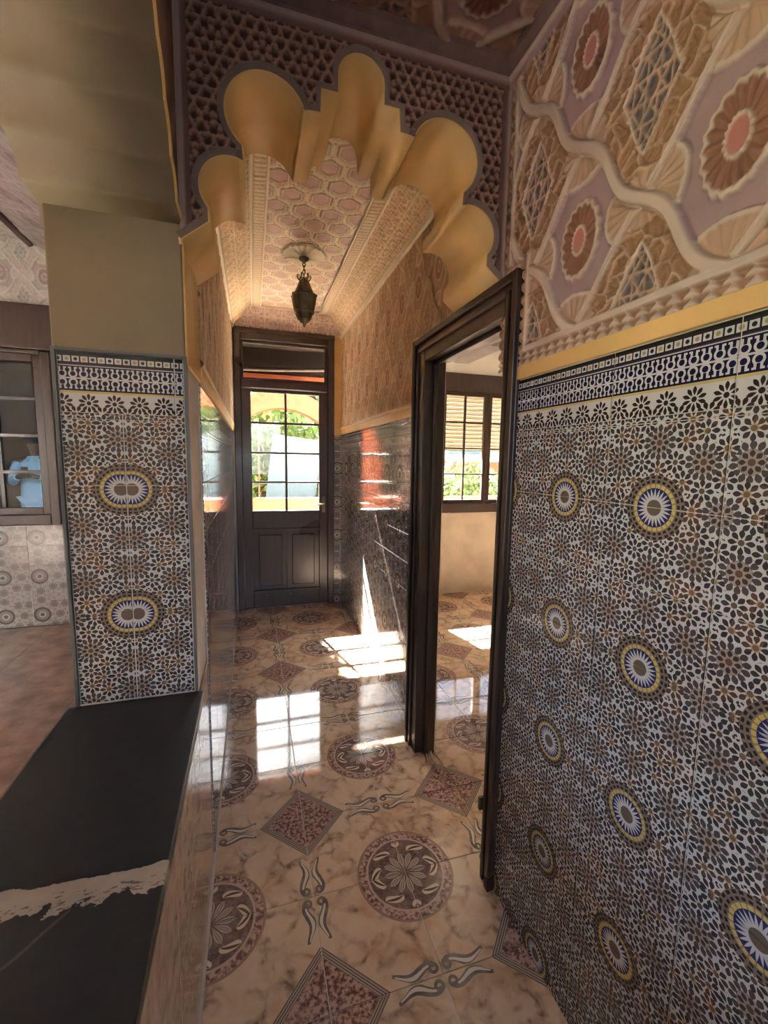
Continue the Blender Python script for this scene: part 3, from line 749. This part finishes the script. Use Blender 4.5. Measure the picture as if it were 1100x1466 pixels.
MB().box(px0-.012, px1+.012, YE-.004, YE+.008, .155, .18).build('panel_moulding', WOOD, lf, .004)
MB().tube([(.695, YE+.004, 1.05), (.695, YE-.045, 1.05), (.69, YE-.05, 1.05), (.60, YE-.05, 1.045)], .008).box(.680, .71, YE-.004, YE+.006, .96, 1.12).build('door_handle', BRONZE, lf, smooth=True)
for x in (.12, .36, .47): MB().box(x-.004, x+.004, YE-.002, YE+.006, .12, .13).build('bolt', BRONZE, lf)

# ---- side doorway in the right wall: moulded casing and deep lining
def casing():
    y0, y1, z1 = 1.19, 2.07, 2.072
    o = MB()
    d = MB().box(XR-.015, XF+.02, y0+.002, DY0+.002, 0, z1-.002).box(XR-.015, XF+.005, DY1-.004, y1-.002, 0, z1-.002).box(XR-.015, XF+.02, DY0+.002, DY1-.004, DZ-.005, z1-.002).build('door_2', WOOD2, None, .004)
    tag(d, kind='structure')
    for k, (w, pr) in enumerate(((.022, .012), (.05, .0), )):
        pass
    xs = XR-.015
    def strip(nm, off, w, proud):
        m = MB().box(xs-proud, xs, y0+off, y0+off+w, 0, z1-off).box(xs-proud, xs, y1-off-w, y1-off, 0, z1-off).box(xs-proud, xs, y0+off+w, y1-off-w, z1-off-w, z1-off)
        m.build(nm, WOOD2, d, .004)
    strip('outer_moulding', 0, .026, .016); strip('inner_moulding', .046, .018, .010)
    MB().box(XR+.03, XR+.055, DY0+.002, DY0+.02, 0, DZ).box(XR+.03, XR+.055, DY1-.022, DY1-.004, 0, DZ).box(XR+.03, XR+.055, DY0+.02, DY1-.022, DZ-.022, DZ-.005).build('door_stop', WOOD2, d, .003)
    MB().box(xs-.02, xs-.002, DY0-.012, DY0, .26, .31).build('hinge', BRONZE, d, .002)
    return d
casing()

# ---- right-hand room seen through the doorway
w3 = MB().box(3.2, 3.3, .4, YE, 0, 2.9).box(1.0, 3.3, .4, .5, 0, 2.9).build('wall_right_room', WHITEW); tag(w3, kind='structure')
c3 = MB().box(.93, 3.3, .4, YE, 2.80, 2.9).build('ceiling_right_room', WHITEW); tag(c3, kind='structure')

def sash(parent, x0, x1, z0, z1, y, cols, rows, mat, gl, st=.045, bar=.018):
    s = MB().box(x0, x0+st, y, y+.04, z0, z1).box(x1-st, x1, y, y+.04, z0, z1).box(x0+st, x1-st, y, y+.04, z0, z0+st).box(x0+st, x1-st, y, y+.04, z1-st, z1).build('sash', mat, parent, .004)
    gx = [x0+st+(x1-x0-2*st)*k/cols for k in range(cols+1)]; gz = [z0+st+(z1-z0-2*st)*k/rows for k in range(rows+1)]
    for x in gx[1:-1]: MB().box(x-bar/2, x+bar/2, y+.004, y+.036, gz[0], gz[-1]).build('glazing_bar', mat, s, .003)
    for z in gz[1:-1]: MB().box(gx[0], gx[-1], y+.006, y+.034, z-bar/2, z+bar/2).build('glazing_bar', mat, s, .003)
    for i in range(cols):
        for j in range(rows):
            MB().box(gx[i]+bar/2, gx[i+1]-bar/2, y+.018, y+.022, gz[j]+bar/2, gz[j+1]-bar/2).build('pane', gl, s)
    return s
w2 = MB().box(1.30, 1.37, YE-.03, YE+.14, .93, 2.45).box(2.88, 2.95, YE-.03, YE+.14, .93, 2.45).box(1.37, 2.88, YE-.03, YE+.14, .93, 1.03).box(1.37, 2.88, YE-.03, YE+.14, 2.26, 2.45).build('window_2', WOOD2, None, .006)
tag(w2, kind='structure')
sash(w2, 1.37, 1.985, 1.03, 2.26, YE+.0, 2, 4, WOOD2, GLASS)
sash(w2, 1.990, 2.545, 1.03, 2.26, YE+.0, 2, 4, WOOD2, GLASS)
sash(w2, 2.55, 2.88, 1.03, 2.26, YE+.0, 1, 4, WOOD2, GLASS)
sh = empty('roller_shutter', (2.1, YE+.11, 1.62)); tag(sh, 'grey slatted roller shutter half lowered behind the window of the right-hand room', 'shutter')
def shutter_mat():
    g = G('pale_plastic_shutter_slats'); d = g.node('ShaderNodeBsdfTranslucent'); d.inputs[0].default_value = (*srgb(200,186,164), 1)
    g.done(srgb(176,166,152), .5, .3); mx = g.node('ShaderNodeMixShader'); mx.inputs[0].default_value = .10
    g.nt.links.new(g.b.outputs[0], mx.inputs[1]); g.nt.links.new(d.outputs[0], mx.inputs[2]); g.nt.links.new(mx.outputs[0], g.out.inputs[0]); return g.m
SHM = shutter_mat()
smesh = None
zz = 1.62
k = 0
while zz < 2.40:
    # each slat: a shallow curved profile, with a slit row above it
    prof = [(0, 0), (.010, .008), (.012, .020), (.008, .036), (0, .042), (.004, .036), (.007, .020), (.005, .008)]
    if smesh is None:
        o = MB().prism([(a-.006, q) for a, q in prof], 'x', -.76, .76).build('slat', SHM, sh, smooth=True); smesh = o.data
    else: o = link(bpy.data.objects.new('slat', smesh), sh)
    o.location = (0, 0, zz-1.62)
    if k % 1 == 0:
        mm = MB()
        for i in range(38):
            x = -.75+i*.04; mm.box(x, x+.022, -.002, .002, .0405, .0445)
        o2 = mm.build('slit_web', SHM, sh) if k == 0 else link(bpy.data.objects.new('slit_web', webm), sh)
        if k == 0: webm = o2.data
        o2.location = (0, 0, zz-1.62)
    zz += .0445; k += 1

# ---- window of the left-hand room, with wooden lintel box
w1 = MB().box(-3.0, -2.93, YE-.03, YE+.14, .90, 2.35).box(-1.67, -1.60, YE-.03, YE+.14, .90, 2.35).box(-2.93, -1.67, YE-.03, YE+.14, .90, .99).box(-2.93, -1.67, YE-.03, YE+.14, 2.33, 2.36).build('window_1', WOOD, None, .006)
tag(w1, kind='structure')
MB().box(-3.05, -1.555, YE-.06, YE+.12, 2.36, 2.715).build('lintel_box', WOOD, w1, .006)
sash(w1, -2.35, -1.675, .99, 2.33, YE+.0, 2, 4, WOOD, GLASSD, .06, .03)
sash(w1, -2.93, -2.355, .99, 2.33, YE+.0, 2, 4, WOOD, GLASSD, .06, .03)
# added dark box that keeps the glass dark behind the figure
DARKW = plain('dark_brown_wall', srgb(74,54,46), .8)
for nm, bx in (('wall_dark_box_back', (-4.6, -.95, 7.6, 7.7, 0, 2.9)), ('wall_dark_box_left', (-4.7, -4.6, YE+.2, 7.7, 0, 2.9)), ('wall_dark_box_right', (-.95, -.85, YE+.2, 7.7, 0, 2.9)), ('ceiling_dark_box', (-4.7, -.85, YE+.2, 7.7, 2.9, 3.0)), ('floor_dark_box', (-4.7, -.85, YE+.2, 7.7, -.1, 0))):
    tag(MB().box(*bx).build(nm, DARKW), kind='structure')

# ---- left-hand room shell: ceiling with pale carved panel and dark cove, outer walls
cl = MB().box(-3.7, -.2, -2.7, YE+.2, 3.30, 3.4).build('ceiling_left_room', PLROSE); tag(cl, kind='structure')
relief('carved_ceiling_panel', (0, 0, 3.22), (0,1,0), (1,0,0), (1.6, YE), (-3.2, -1.70), .008, lambda a, b2: lattice(a, b2, 3.0, -2.0, .4, .42, PAL_WHITE, .011, .06), cl)
dd = Vector((1.23, 0, -.62)); LL = dd.length; dd.normalize()
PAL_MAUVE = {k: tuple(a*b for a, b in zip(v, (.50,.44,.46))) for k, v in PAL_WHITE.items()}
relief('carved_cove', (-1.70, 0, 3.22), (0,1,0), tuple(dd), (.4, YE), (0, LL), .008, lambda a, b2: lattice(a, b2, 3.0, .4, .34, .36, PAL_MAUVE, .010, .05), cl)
MB().prism([(-1.74, 3.21), (-1.69, 3.165), (-1.66, 3.18), (-1.66, 3.23), (-1.74, 3.25)], 'y', .4, YE).build('cove_fillet', CORN, cl, smooth=True)
wlo = MB().box(-3.7, -3.6, -2.7, 1.1, 0, 3.4).box(-3.7, -3.6, 2.7, YE, 0, 3.4).box(-3.7, -3.6, 1.1, 2.7, 0, 1.0).box(-3.7, -3.6, 1.1, 2.7, 2.4, 3.4).build('wall_left_room', WHITEW); tag(wlo, kind='structure')
wb = MB().box(-3.7, -.09, -2.7, -2.6, 0, 3.4).box(.71, 1.0, -2.7, -2.6, 0, 3.4).box(-.09, .71, -2.7, -2.6, 0, 1.1).box(-.09, .71, -2.7, -2.6, 2.4, 3.4).build('wall_back', WHITEW); tag(wb, kind='structure')

# ---- half wall on the left carrying the ledge, and the scalloped arch above it
wh = MB().box(-.47, XL-.004, -2.6, YB, 0, .77).build('wall_half', GROUT); tag(wh, kind='structure')
tiles(wh, (XL-.004, 0, 0), (0,1,0), (0,0,1), (-.5, YB, .0, .785), RISER, .42, .40, (1.31, .0), gap=.002, uvfn=plainuv)
def side_arch():
    # (y, z) of the scalloped soffit, rising from the pillar towards the viewer and down again behind
    key = [(YA+.005, 2.100), (1.222, 2.105), (1.160, 2.166), (1.102, 2.240), (1.042, 2.312), (.965, 2.375), (.87, 2.43), (.75, 2.475), (.60, 2.50), (.40, 2.505)]
    pts = [(YA+.005, ZT+.30), key[0]]
    for i in range(len(key)-1):
        a, c = Vector(key[i]), Vector(key[i+1]); t = c-a; nrm = Vector((-t.y, t.x)).normalized()
        if nrm.y < 0: nrm = -nrm
        bul = t.length*(.17 if i else .02)
        for k in range(1, 9):
            s = k/8; pts.append(tuple(a+t*s+nrm*bul*4*s*(1-s)*(1.0)))
    back = [(2*.40-y-.0, z) for y, z in reversed(pts[:-1])]
    allp = pts+back
    ring = allp+[(-.52, ZC+.0), (YA+.005, ZC)]
    me = bpy.data.meshes.new('wall_side_arch'); bm = bmesh.new()
    for xx in (-.47, XL):
        vs = [bm.verts.new((xx, y, z)) for y, z in ring]
        es = [bm.edges.new((vs[i], vs[(i+1) % len(vs)])) for i in range(len(vs))]
        bmesh.ops.triangle_fill(bm, edges=es, use_beauty=True)
    bmesh.ops.recalc_face_normals(bm, faces=bm.faces); bm.to_mesh(me); bm.free(); me.materials.append(CORN)
    o = tag(link(bpy.data.objects.new('wall_side_arch', me)), kind='structure')
    b = MB(); b.add([(-.475, y, z) for y, z in allp]+[(XL+.002, y, z) for y, z in allp], [(i, i+1, len(allp)+i+1, len(allp)+i) for i in range(len(allp)-1)])
    l = b.build('arch_lining', TANDULL, o, smooth=True); md = l.modifiers.new('thick', 'SOLIDIFY'); md.thickness = .008; md.offset = 0
    rimp = [(y, z) for y, z in pts[1:]]
    b = MB(); b.tube([(XL+.003, y, z+.004) for y, z in rimp], .005, 6).build('arch_edge_strip', TAN, o, smooth=True)
side_arch()
tag(MB().box(-.46, XL-.0008, 1.228, YA+.10, 2.114, 2.60).build('wall_side_arch_spandrel', CORN), kind='structure')
wp2 = MB().box(-.47, XL, -2.6, -.51, .79, 2.86).build('wall_half_pier', TANDULL); tag(wp2, kind='structure')

# ================================================================== THINGS
# marble ledge on the half wall
lg = MB().box(-.492, -.148, -.5, YA+.0, .79, .82).build('marble_ledge', GRANITE, None, .003)
tag(lg, 'black marble ledge with a white vein on the low wall beside the corridor', 'ledge')
# pillar
pl = empty('pillar', (-.3175, YA+.155, .79)); tag(pl, 'square pillar clad in mosaic tiles with dull tan painted top, standing on the black ledge', 'pillar')
INV = Matrix.Translation((.3175, -(YA+.155), -.79))
def to_pillar(o): o.matrix_parent_inverse = INV
o = MB().box(-.466, XL-.004, YA+.006, YB, .79, 2.13).build('core', GROUT, pl); to_pillar(o)
o = MB().box(-.47, XL, YA, YB-.002, ZT+.016, 2.13).build('painted_shaft', TANDULL, pl, .004); to_pillar(o)
before = set(C.objects)
PO = (0, YA+.005, 0)
def pil_uv(i, j, x0, y0):
    # the two columns of cut tiles meet on the medallion, each keeping a little more than half of it
    off = -.013 if x0 < -.33 else .013
    c = -.3225
    return (round(x0-(c+off), 4), round((y0-1.412+TH/2) % TH-TH/2, 4)), (1, 1)
tiles(pl, PO, (1,0,0), (0,0,1), (-.462, -.3225, .822, ZT-.138), ZEL, .2, TH/2, (-.5225, 1.422-TH*4), uvfn=pil_uv)
tiles(pl, PO, (1,0,0), (0,0,1), (-.3225, -.172, .822, ZT-.138), ZEL, .2, TH/2, (-.3225, 1.422-TH*4), uvfn=pil_uv)
tiles(pl, PO, (1,0,0), (0,0,1), (-.462, -.172, ZT-.138, ZT+.012), BORDER, TW, .15, (-.462, ZT-.138), uvfn=bord_uv(0))
for o in set(C.objects)-before:
    mw = o.matrix_world.copy(); o.parent = pl; o.matrix_parent_inverse = INV; o.matrix_basis = mw
o = MB().box(-.472, -.463, YA-.004, YB-.01, .82, ZT+.016).box(-.171, XL+.003, YA-.004, YA+.012, .82, ZT+.016).box(-.472, XL+.003, YA-.004, YA+.012, ZT+.0125, ZT+.020).build('tile_edge_trim', plain('grey_edge_trim', srgb(96,98,100), .35, .4), pl, .001); to_pillar(o)

# lantern under its plaster rose
LX, LY = .357, 3.10
ro = MB()
vs = []; fs = []; NA = 64
prof = [(.145, .0), (.148, -.006), (.140, -.012), (.10, -.010), (.055, -.020), (.03, -.026)]
for r, z in prof:
    for k in range(NA):
        a = 2*PI*k/NA; f = 1+.02*math.cos(a*20) if r > .05 else 1
        vs.append((r*f*math.cos(a), r*f*math.sin(a), z-(.011*abs(math.cos(a*10)) if .05 < r < .146 else 0)))
for i in range(len(prof)-1):
    for k in range(NA): fs.append((i*NA+k, i*NA+(k+1) % NA, (i+1)*NA+(k+1) % NA, (i+1)*NA+k))
fs.append(tuple((len(prof)-1)*NA+k for k in range(NA)))
ro.add(vs, fs); ro = ro.build('ceiling_rose', PLROSE, None, smooth=True); ro.location = (LX, LY, ZF-.004)
tag(ro, 'round fluted white plaster rose on the corridor ceiling above the lantern', 'ceiling rose')
ln = empty('hanging_lantern', (LX, LY, 2.39)); tag(ln, 'small dark bronze lantern hanging from the corridor ceiling', 'lantern')
z0 = 2.39
MB().lathe([(.002, .435), (.034, .432), (.032, .424), (.012, .410), (.006, .404), (.002, .40)], 24).build('canopy', BRONZE, ln, smooth=True)
def link_pts(z, rot):
    return [((.009*math.cos(t))*math.cos(rot), (.009*math.cos(t))*math.sin(rot), z+.016*math.sin(t)) for t in [2*PI*k/12 for k in range(12)]]
for i in range(4):
    MB().tube(link_pts(.395-i*.024, (i % 2)*PI/2), .0032, 6, True).build('chain_link', BRONZE, ln, smooth=True)
MB().lathe([(.003, .318), (.010, .312), (.014, .30), (.032, .292), (.034, .284), (.042, .270), (.050, .245), (.060, .228), (.064, .212), (.062, .206), (.002, .204)], 24).build('dome', BRONZE, ln, smooth=True)
for k in range(6):
    a = 2*PI*k/6; ca, sa = math.cos(a), math.sin(a)
    pts = [(.028, .290), (.040, .302), (.046, .318), (.042, .330), (.034, .330), (.033, .320), (.039, .317)]
    MB().tube([(r*ca, r*sa, z) for r, z in pts], [.005, .005, .0045, .004, .0035, .003, .0025], 6).build('crown_scroll', BRONZE, ln, smooth=True)
MB().lathe([(.060, .208), (.088, .202), (.090, .192), (.082, .188), (.074, .14), (.064, .095), (.058, .088), (.048, .060), (.040, .042), (.002, .040)], 8, ph=PI/8).build('body', plain('dark_bronze_plate', srgb(104,94,74), .45, .5, .25, 20., .2, 60., .6), ln, .002)
for k in range(8):
    a = 2*PI*k/8+PI/8; ca, sa = math.cos(a), math.sin(a)
    MB().tube([(r*ca, r*sa, z) for r, z in ((.090, .196), (.083, .186), (.075, .14), (.065, .094), (.049, .060), (.041, .042))], .0035, 6).build('rib', BRONZE, ln, smooth=True)
MB().lathe([(.066, .098), (.069, .092), (.064, .086)], 24).build('ring', BRONZE, ln, smooth=True)
MB().lathe([(.042, .044), (.034, .036), (.026, .026), (.014, .020), (.010, .012), (.012, .006), (.006, .0), (.002, -.006)], 16).build('finial', BRONZE, ln, smooth=True)

# ------------------------------------------------------------------ person built behind the glass in place of a reflection
def person():
    root = empty('person', (-2.75, 6.9, 0)); tag(root, 'person in a light blue shirt standing in for a reflection in the left window', 'person')
    SKIN = plain('skin', srgb(120,88,70), .6, .3, .05); HAIR = plain('black_hair', srgb(26,22,20), .6, .3)
    SHIRT = plain('light_blue_cotton', srgb(176,206,220), .8, .2, .06); TROU = plain('pale_trouser_cloth', srgb(188,204,216), .8, .2, .06)
    SHOE = plain('dark_shoe_leather', srgb(40,34,30), .5)
    def skin(name, verts, edges, radii, mat, sub=2, rootv=0, parent=root):
        me = bpy.data.meshes.new(name); me.from_pydata(verts, edges, []); me.materials.append(mat)
        o = link(bpy.data.objects.new(name, me), parent)
        m = o.modifiers.new('skin', 'SKIN'); m.use_smooth_shade = True
        for i, r in enumerate(radii): me.skin_vertices[0].data[i].radius = (r if isinstance(r, tuple) else (r, r))
        me.skin_vertices[0].data[rootv].use_root = True
        s = o.modifiers.new('sub', 'SUBSURF'); s.levels = sub; s.render_levels = sub
        return o
    # facing the viewer (-y); arms bent, hands together holding a phone in front of the chest
    V = [(0,0,.95),(0,.0,1.10),(0,.0,1.26),(0,.0,1.40),(0,.0,1.48),(0,-.01,1.55),(0,-.02,1.64),(0,-.02,1.72),      # 0-7 trunk, head
         (.18,0,1.41),(.24,-.05,1.16),(.10,-.24,1.22),(.05,-.28,1.24),                                         # 8-11 left arm
         (-.18,0,1.41),(-.24,-.05,1.16),(-.10,-.24,1.22),(-.05,-.28,1.24),                                     # 12-15 right arm
         (.09,0,.90),(.10,-.01,.50),(.10,.02,.09),(.10,-.12,.04),(-.09,0,.90),(-.10,-.01,.50),(-.10,.02,.09),(-.10,-.12,.04)]
    Eg = [(0,1),(1,2),(2,3),(3,4),(4,5),(5,6),(6,7),(3,8),(8,9),(9,10),(10,11),(3,12),(12,13),(13,14),(14,15),(0,16),(16,17),(17,18),(18,19),(0,20),(20,21),(21,22),(22,23)]
    Rr = [(.14,.10),(.125,.09),(.145,.10),(.12,.085),.052,.055,.088,.062,.060,.043,.030,.032,.060,.043,.030,.032,.085,.058,.042,.035,.085,.058,.042,.035]
    skin('body', V, Eg, Rr, SKIN)
    for s in (1, -1):     # five bent fingers a hand
        for k in range(4):
            z = 1.262-.017*k; L = (.042, .046, .044, .036)[k]
            skin('finger', [(s*.05,-.28,z),(s*(.05-L*.45),-.305,z),(s*(.05-L),-.300,z),(s*(.05-L*1.3),-.285,z)], [(0,1),(1,2),(2,3)], [.0095,.009,.0085,.007], SKIN, 1)
        skin('thumb', [(s*.055,-.275,1.255),(s*.045,-.29,1.285),(s*.03,-.295,1.305)], [(0,1),(1,2)], [.011,.010,.008], SKIN, 1)
    # face
    MB().lathe([(.001,.018),(.010,.012),(.013,0),(.008,-.012),(.001,-.014)], 10).build('nose', SKIN, root, smooth=True).location = (0, -.118, 1.63)
    for s in (1, -1):
        o = MB().lathe([(.001,.009),(.007,.006),(.010,0),(.007,-.006),(.001,-.009)], 10).build('eye', HAIR, root, smooth=True); o.location = (s*.032, -.098, 1.652)
        o = MB().lathe([(.001,.03),(.012,.02),(.014,0),(.010,-.02),(.001,-.03)], 10).build('ear', SKIN, root, smooth=True); o.location = (s*.088, -.015, 1.635)
    MB().box(-.022, .022, -.106, -.094, 1.585, 1.593).build('mouth', plain('lip', srgb(110,62,56), .5), root, .003)
    # hair cap
    hv = MB(); vs = []; fs = []; n = 18
    for i in range(9):
        ph = PI*.5*i/8*1.12
        for k in range(n):
            a = 2*PI*k/n; vs.append((.098*math.sin(ph)*math.cos(a), -.015+.108*math.sin(ph)*math.sin(a)+(.012 if math.sin(a) < 0 else 0), 1.665+.098*math.cos(ph)))
    for i in range(8):
        for k in range(n): fs.append((i*n+k, i*n+(k+1) % n, (i+1)*n+(k+1) % n, (i+1)*n+k))
    hv.add(vs, fs).build('hair', HAIR, root, smooth=True)
    # shirt with sleeves to the elbows, trousers, shoes
    sm = MB(); vs = []; fs = []; n = 20
    for z, rx, ry in ((.82,.185,.135),(.86,.19,.137),(1.0,.178,.128),(1.14,.172,.124),(1.29,.188,.130),(1.385,.186,.115),(1.43,.140,.095),(1.47,.078,.072),(1.485,.068,.066)):
        for k in range(n):
            a = 2*PI*k/n; vs.append((rx*math.cos(a), ry*math.sin(a)-.005, z))
    for i in range(8):
        for k in range(n): fs.append((i*n+k, i*n+(k+1) % n, (i+1)*n+(k+1) % n, (i+1)*n+k))
    sm.add(vs, fs)
    for s_ in (1, -1):
        sm.tube([(s_*.13,0,1.395),(s_*.19,-.005,1.37),(s_*.225,-.025,1.27),(s_*.24,-.045,1.17),(s_*.225,-.085,1.155),(s_*.17,-.155,1.185),(s_*.115,-.225,1.215)], [.06,.068,.062,.056,.054,.048,.043], 14)
    sm.build('shirt', SHIRT, root, smooth=True)
    for s_ in (1, -1): MB().add([(s_*.01,-.078,1.47),(s_*.06,-.055,1.485),(s_*.075,-.095,1.42),(s_*.03,-.118,1.41)], [(0,1,2,3)]).build('collar', SHIRT, root)
    skin('trousers', [(0,0,.95),(.09,0,.88),(.10,-.01,.50),(.10,.015,.12),(-.09,0,.88),(-.10,-.01,.50),(-.10,.015,.12)], [(0,1),(1,2),(2,3),(0,4),(4,5),(5,6)], [(.155,.12),.105,.078,.066,.105,.078,.066], TROU)
    for s in (1, -1):
        skin('shoe', [(s*.10,.05,.045),(s*.10,-.06,.04),(s*.10,-.17,.035)], [(0,1),(1,2)], [.045,.046,.034], SHOE)
    ph = MB().box(-.038, .038, -.312, -.304, 1.20, 1.35).build('phone', SHOE, None, .004); ph.name = 'phone'
    ph.location = (-2.75, 6.9, 0); tag(ph, 'dark phone held up by the person standing in for a reflection', 'phone')
person()

# ================================================================== OUTSIDE
gd = MB().box(-30, 40, YE+.2, 60, -.4, -.1).build('ground', plain('dark_lawn', srgb(74,84,52), .9, .1, .2, 1.)); tag(gd, kind='structure')
pc = MB().box(-1.5, 5.5, YE+.2, 6.0, -.1, -.01).build('porch_floor', plain('porch_bounce_stone', srgb(226,214,196), .7, .2, .05)); tag(pc, kind='structure')  # unseen floor, kept pale and sized to bounce sun into the corridor
# eave over the door with a salmon beam
SOFF = plain('dark_soffit_boards', srgb(38,28,22), .8)
ev = empty('porch_eave', (.4, 4.8, 2.33)); tag(ev, 'dark boarded porch eave with a salmon beam above the corridor door', 'eave')
EI = Matrix.Translation((-.4, -4.8, -2.33))
for k in range(4):
    o = MB().box(-.75, 1.25, YE+.205+k*.095, YE+.295+k*.095, 2.66, 2.69).build('board', SOFF, ev, .002); o.matrix_parent_inverse = EI
o = MB().box(-.75, 1.25, 4.94, 5.02, 2.32, 2.395).build('beam', SALMON, ev, .004); o.matrix_parent_inverse = EI
o = MB().box(-.75, 1.25, 4.95, 5.02, 2.397, 2.70).build('fascia', SOFF, ev, .004); o.matrix_parent_inverse = EI
o = MB().tube([(-.7, 4.90, 2.40), (.3, 4.90, 2.44), (1.2, 4.90, 2.50)], .022, 10).build('pipe', plain('brown_pipe', srgb(52,42,36), .6), ev, smooth=True); o.matrix_parent_inverse = EI
# parapet
pp = empty('parapet_wall', (1.6, 8.0, 0)); tag(pp, 'low salmon parapet with an orange coping outside the corridor door', 'parapet')
for nm, bx, mt in (('wall', (-4.4, 4.9, -.06, .06, -.1, .60), plain('pale_grey_render', srgb(120,116,116), .8)), ('coping', (-4.45, 4.95, -.11, .11, .60, .80), SALMON_D)):
    MB().box(*bx).build(nm, mt, pp, .008)
# garden wall with an arch
gw = empty('garden_arch', (.6, 9.2, 0)); tag(gw, 'salmon garden arch standing among the trees outside the corridor door', 'arch')
b = MB(); R0, R1 = 1.15, 1.50
pr = [(-R1, -.1)]+[(R1*math.cos(PI-PI*k/24), 1.35+R1*math.sin(PI-PI*k/24)) for k in range(25)]+[(R1, -.1), (R0, -.1)]+[(R0*math.cos(PI*k/24), 1.35+R0*math.sin(PI*k/24)) for k in range(25)]+[(-R0, -.1)]
vs = [(x, y, z) for y in (-.15, .15) for x, z in pr]; N_ = len(pr)
out = list(range(0, 27)); inn = list(range(N_-1, 26, -1))
fs = []
for s in (0, N_):
    for i in range(26): fs.append((s+out[i], s+out[i+1], s+inn[i+1], s+inn[i]))
for i in range(N_): fs.append((i, (i+1) % N_, N_+(i+1) % N_, N_+i))
b.add(vs, fs).build('arch_band', SALMON_D, gw, smooth=True)
def tree(name, loc, crown, radius, n, label, mat, leaf=.09, group=None, trunk_r=.09):
    t = empty(name, loc); tag(t, label, 'tree', group)
    cx, cy, cz = crown
    MB().tube([(0,0,0), (cx*.3+.05, cy*.3, cz*.45), (cx, cy, cz)], [trunk_r, trunk_r*.8, trunk_r*.4], 10).build('trunk', BARK, t, smooth=True)
    d = rng.normal(size=(n, 3)); d /= np.linalg.norm(d, axis=1)[:, None]; r = rng.random(n)**.45
    c = np.array(crown)+d*r[:, None]*np.array(radius)
    a = rng.normal(size=(n, 3)); a /= np.linalg.norm(a, axis=1)[:, None]; e = rng.normal(size=(n, 3)); e -= a*(a*e).sum(1)[:, None]; e /= np.linalg.norm(e, axis=1)[:, None]
    s = leaf*(.6+.8*rng.random(n))[:, None]
    P = np.stack([c-a*s, c+e*s*.45, c+a*s, c-e*s*.45], 1).reshape(-1, 3)
    me = bpy.data.meshes.new('foliage'); me.from_pydata(P.tolist(), [], [(4*i, 4*i+1, 4*i+2, 4*i+3) for i in range(n)]); me.materials.append(mat)
    o = link(bpy.data.objects.new('foliage', me), t); o['kind'] = 'stuff'
GT = 'garden trees beyond the parapet'
tree('garden_tree', (-1.6, 7.2, -.1), (.06, -.1, 4.4), (1.24, .9, .98), 9000, 'leafy tree out of view, added to shade the left door panes', FOLI[0], .10, GT)  # crown placed out of view to block sun from the left panes
tree('garden_tree', (.2, 11.5, -.1), (0, 0, 2.0), (1.5, 1.0, 1.6), 2600, 'pale green bushy tree behind the garden arch', FOLI[1], .13, GT)
tree('garden_tree', (2.6, 10.5, -.1), (0, 0, 2.2), (1.1, .9, 1.5), 1800, 'green tree right of the garden arch', FOLI[0], .13, GT)
tree('garden_tree', (4.9, 9.5, -.1), (0, 0, .9), (1.1, .6, .7), 1200, 'low green shrub outside the window of the right-hand room', FOLI[1], .1, GT)
def hedge():
    t = empty('garden_hedge', (2, 14.6, -.1)); tag(t, 'tall dense grey green hedge closing the garden behind the trees', 'hedge')
    n = 11000; c = np.stack([rng.uniform(-9, 1.5, n), rng.uniform(-.5, .5, n), rng.uniform(0, 4.3, n)], 1)
    c[:, 2] *= 1-.10*np.abs(np.sin(c[:, 0]*1.3)); c[:, 1] += .25*np.sin(c[:, 0]*2.1)
    a = rng.normal(size=(n, 3)); a /= np.linalg.norm(a, axis=1)[:, None]; e = rng.normal(size=(n, 3)); e -= a*(a*e).sum(1)[:, None]; e /= np.linalg.norm(e, axis=1)[:, None]
    s_ = .17*(.6+.8*rng.random(n))[:, None]
    P = np.stack([c-a*s_, c+e*s_*.5, c+a*s_, c-e*s_*.5], 1).reshape(-1, 3)
    me = bpy.data.meshes.new('foliage'); me.from_pydata(P.tolist(), [], [(4*i, 4*i+1, 4*i+2, 4*i+3) for i in range(n)]); me.materials.append(plain('grey_green_leaves', srgb(92,106,84), .7, .2, .35, 2.))
    link(bpy.data.objects.new('foliage', me), t)['kind'] = 'stuff'
    MB().box(-9, 1.4, -.12, .12, 0, 3.7).build('inner_branches', plain('dark_hedge_branches', srgb(62,70,54), .9, .1, .3, 3.), t)
hedge()
hs = empty('white_house', (7.7, 11.5, 0)); tag(hs, 'white house with salmon band beyond the window of the right-hand room', 'house')
MB().box(-3.2, 3.5, 0, 4, -.1, 3.2).build('walls', WHITEW, hs, .02)
MB().box(-3.25, 3.55, -.06, 4.05, 1.15, 1.5).build('band', SALMON, hs, .01)
MB().box(-3.3, 3.6, -.15, 4.1, 3.2, 3.4).build('roof', SALMON, hs, .02)
for x in (-1.8, 1.4): MB().box(x-.5, x+.5, -.03, .05, 1.7, 2.7).build('window', plain('dark_house_window', srgb(90,100,110), .2), hs, .01)
tp = empty('white_tarp', (.75, 10.2, -.1)); tag(tp, 'pale blue tarpaulin screen leaning behind the garden arch', 'tarpaulin')
o = MB().box(-.55, .55, -.01, .01, 0, 2.1).build('sheet', plain('pale_blue_tarpaulin', srgb(56,74,82), .6), tp); o.rotation_euler = (.12, .12, 0)
MB().tube([(-.6, .1, 0), (-.6, .14, 2.1)], .02, 8).build('pole', BARK, tp); MB().tube([(.6, .1, 0), (.6, .14, 2.1)], .02, 8).build('pole', BARK, tp)
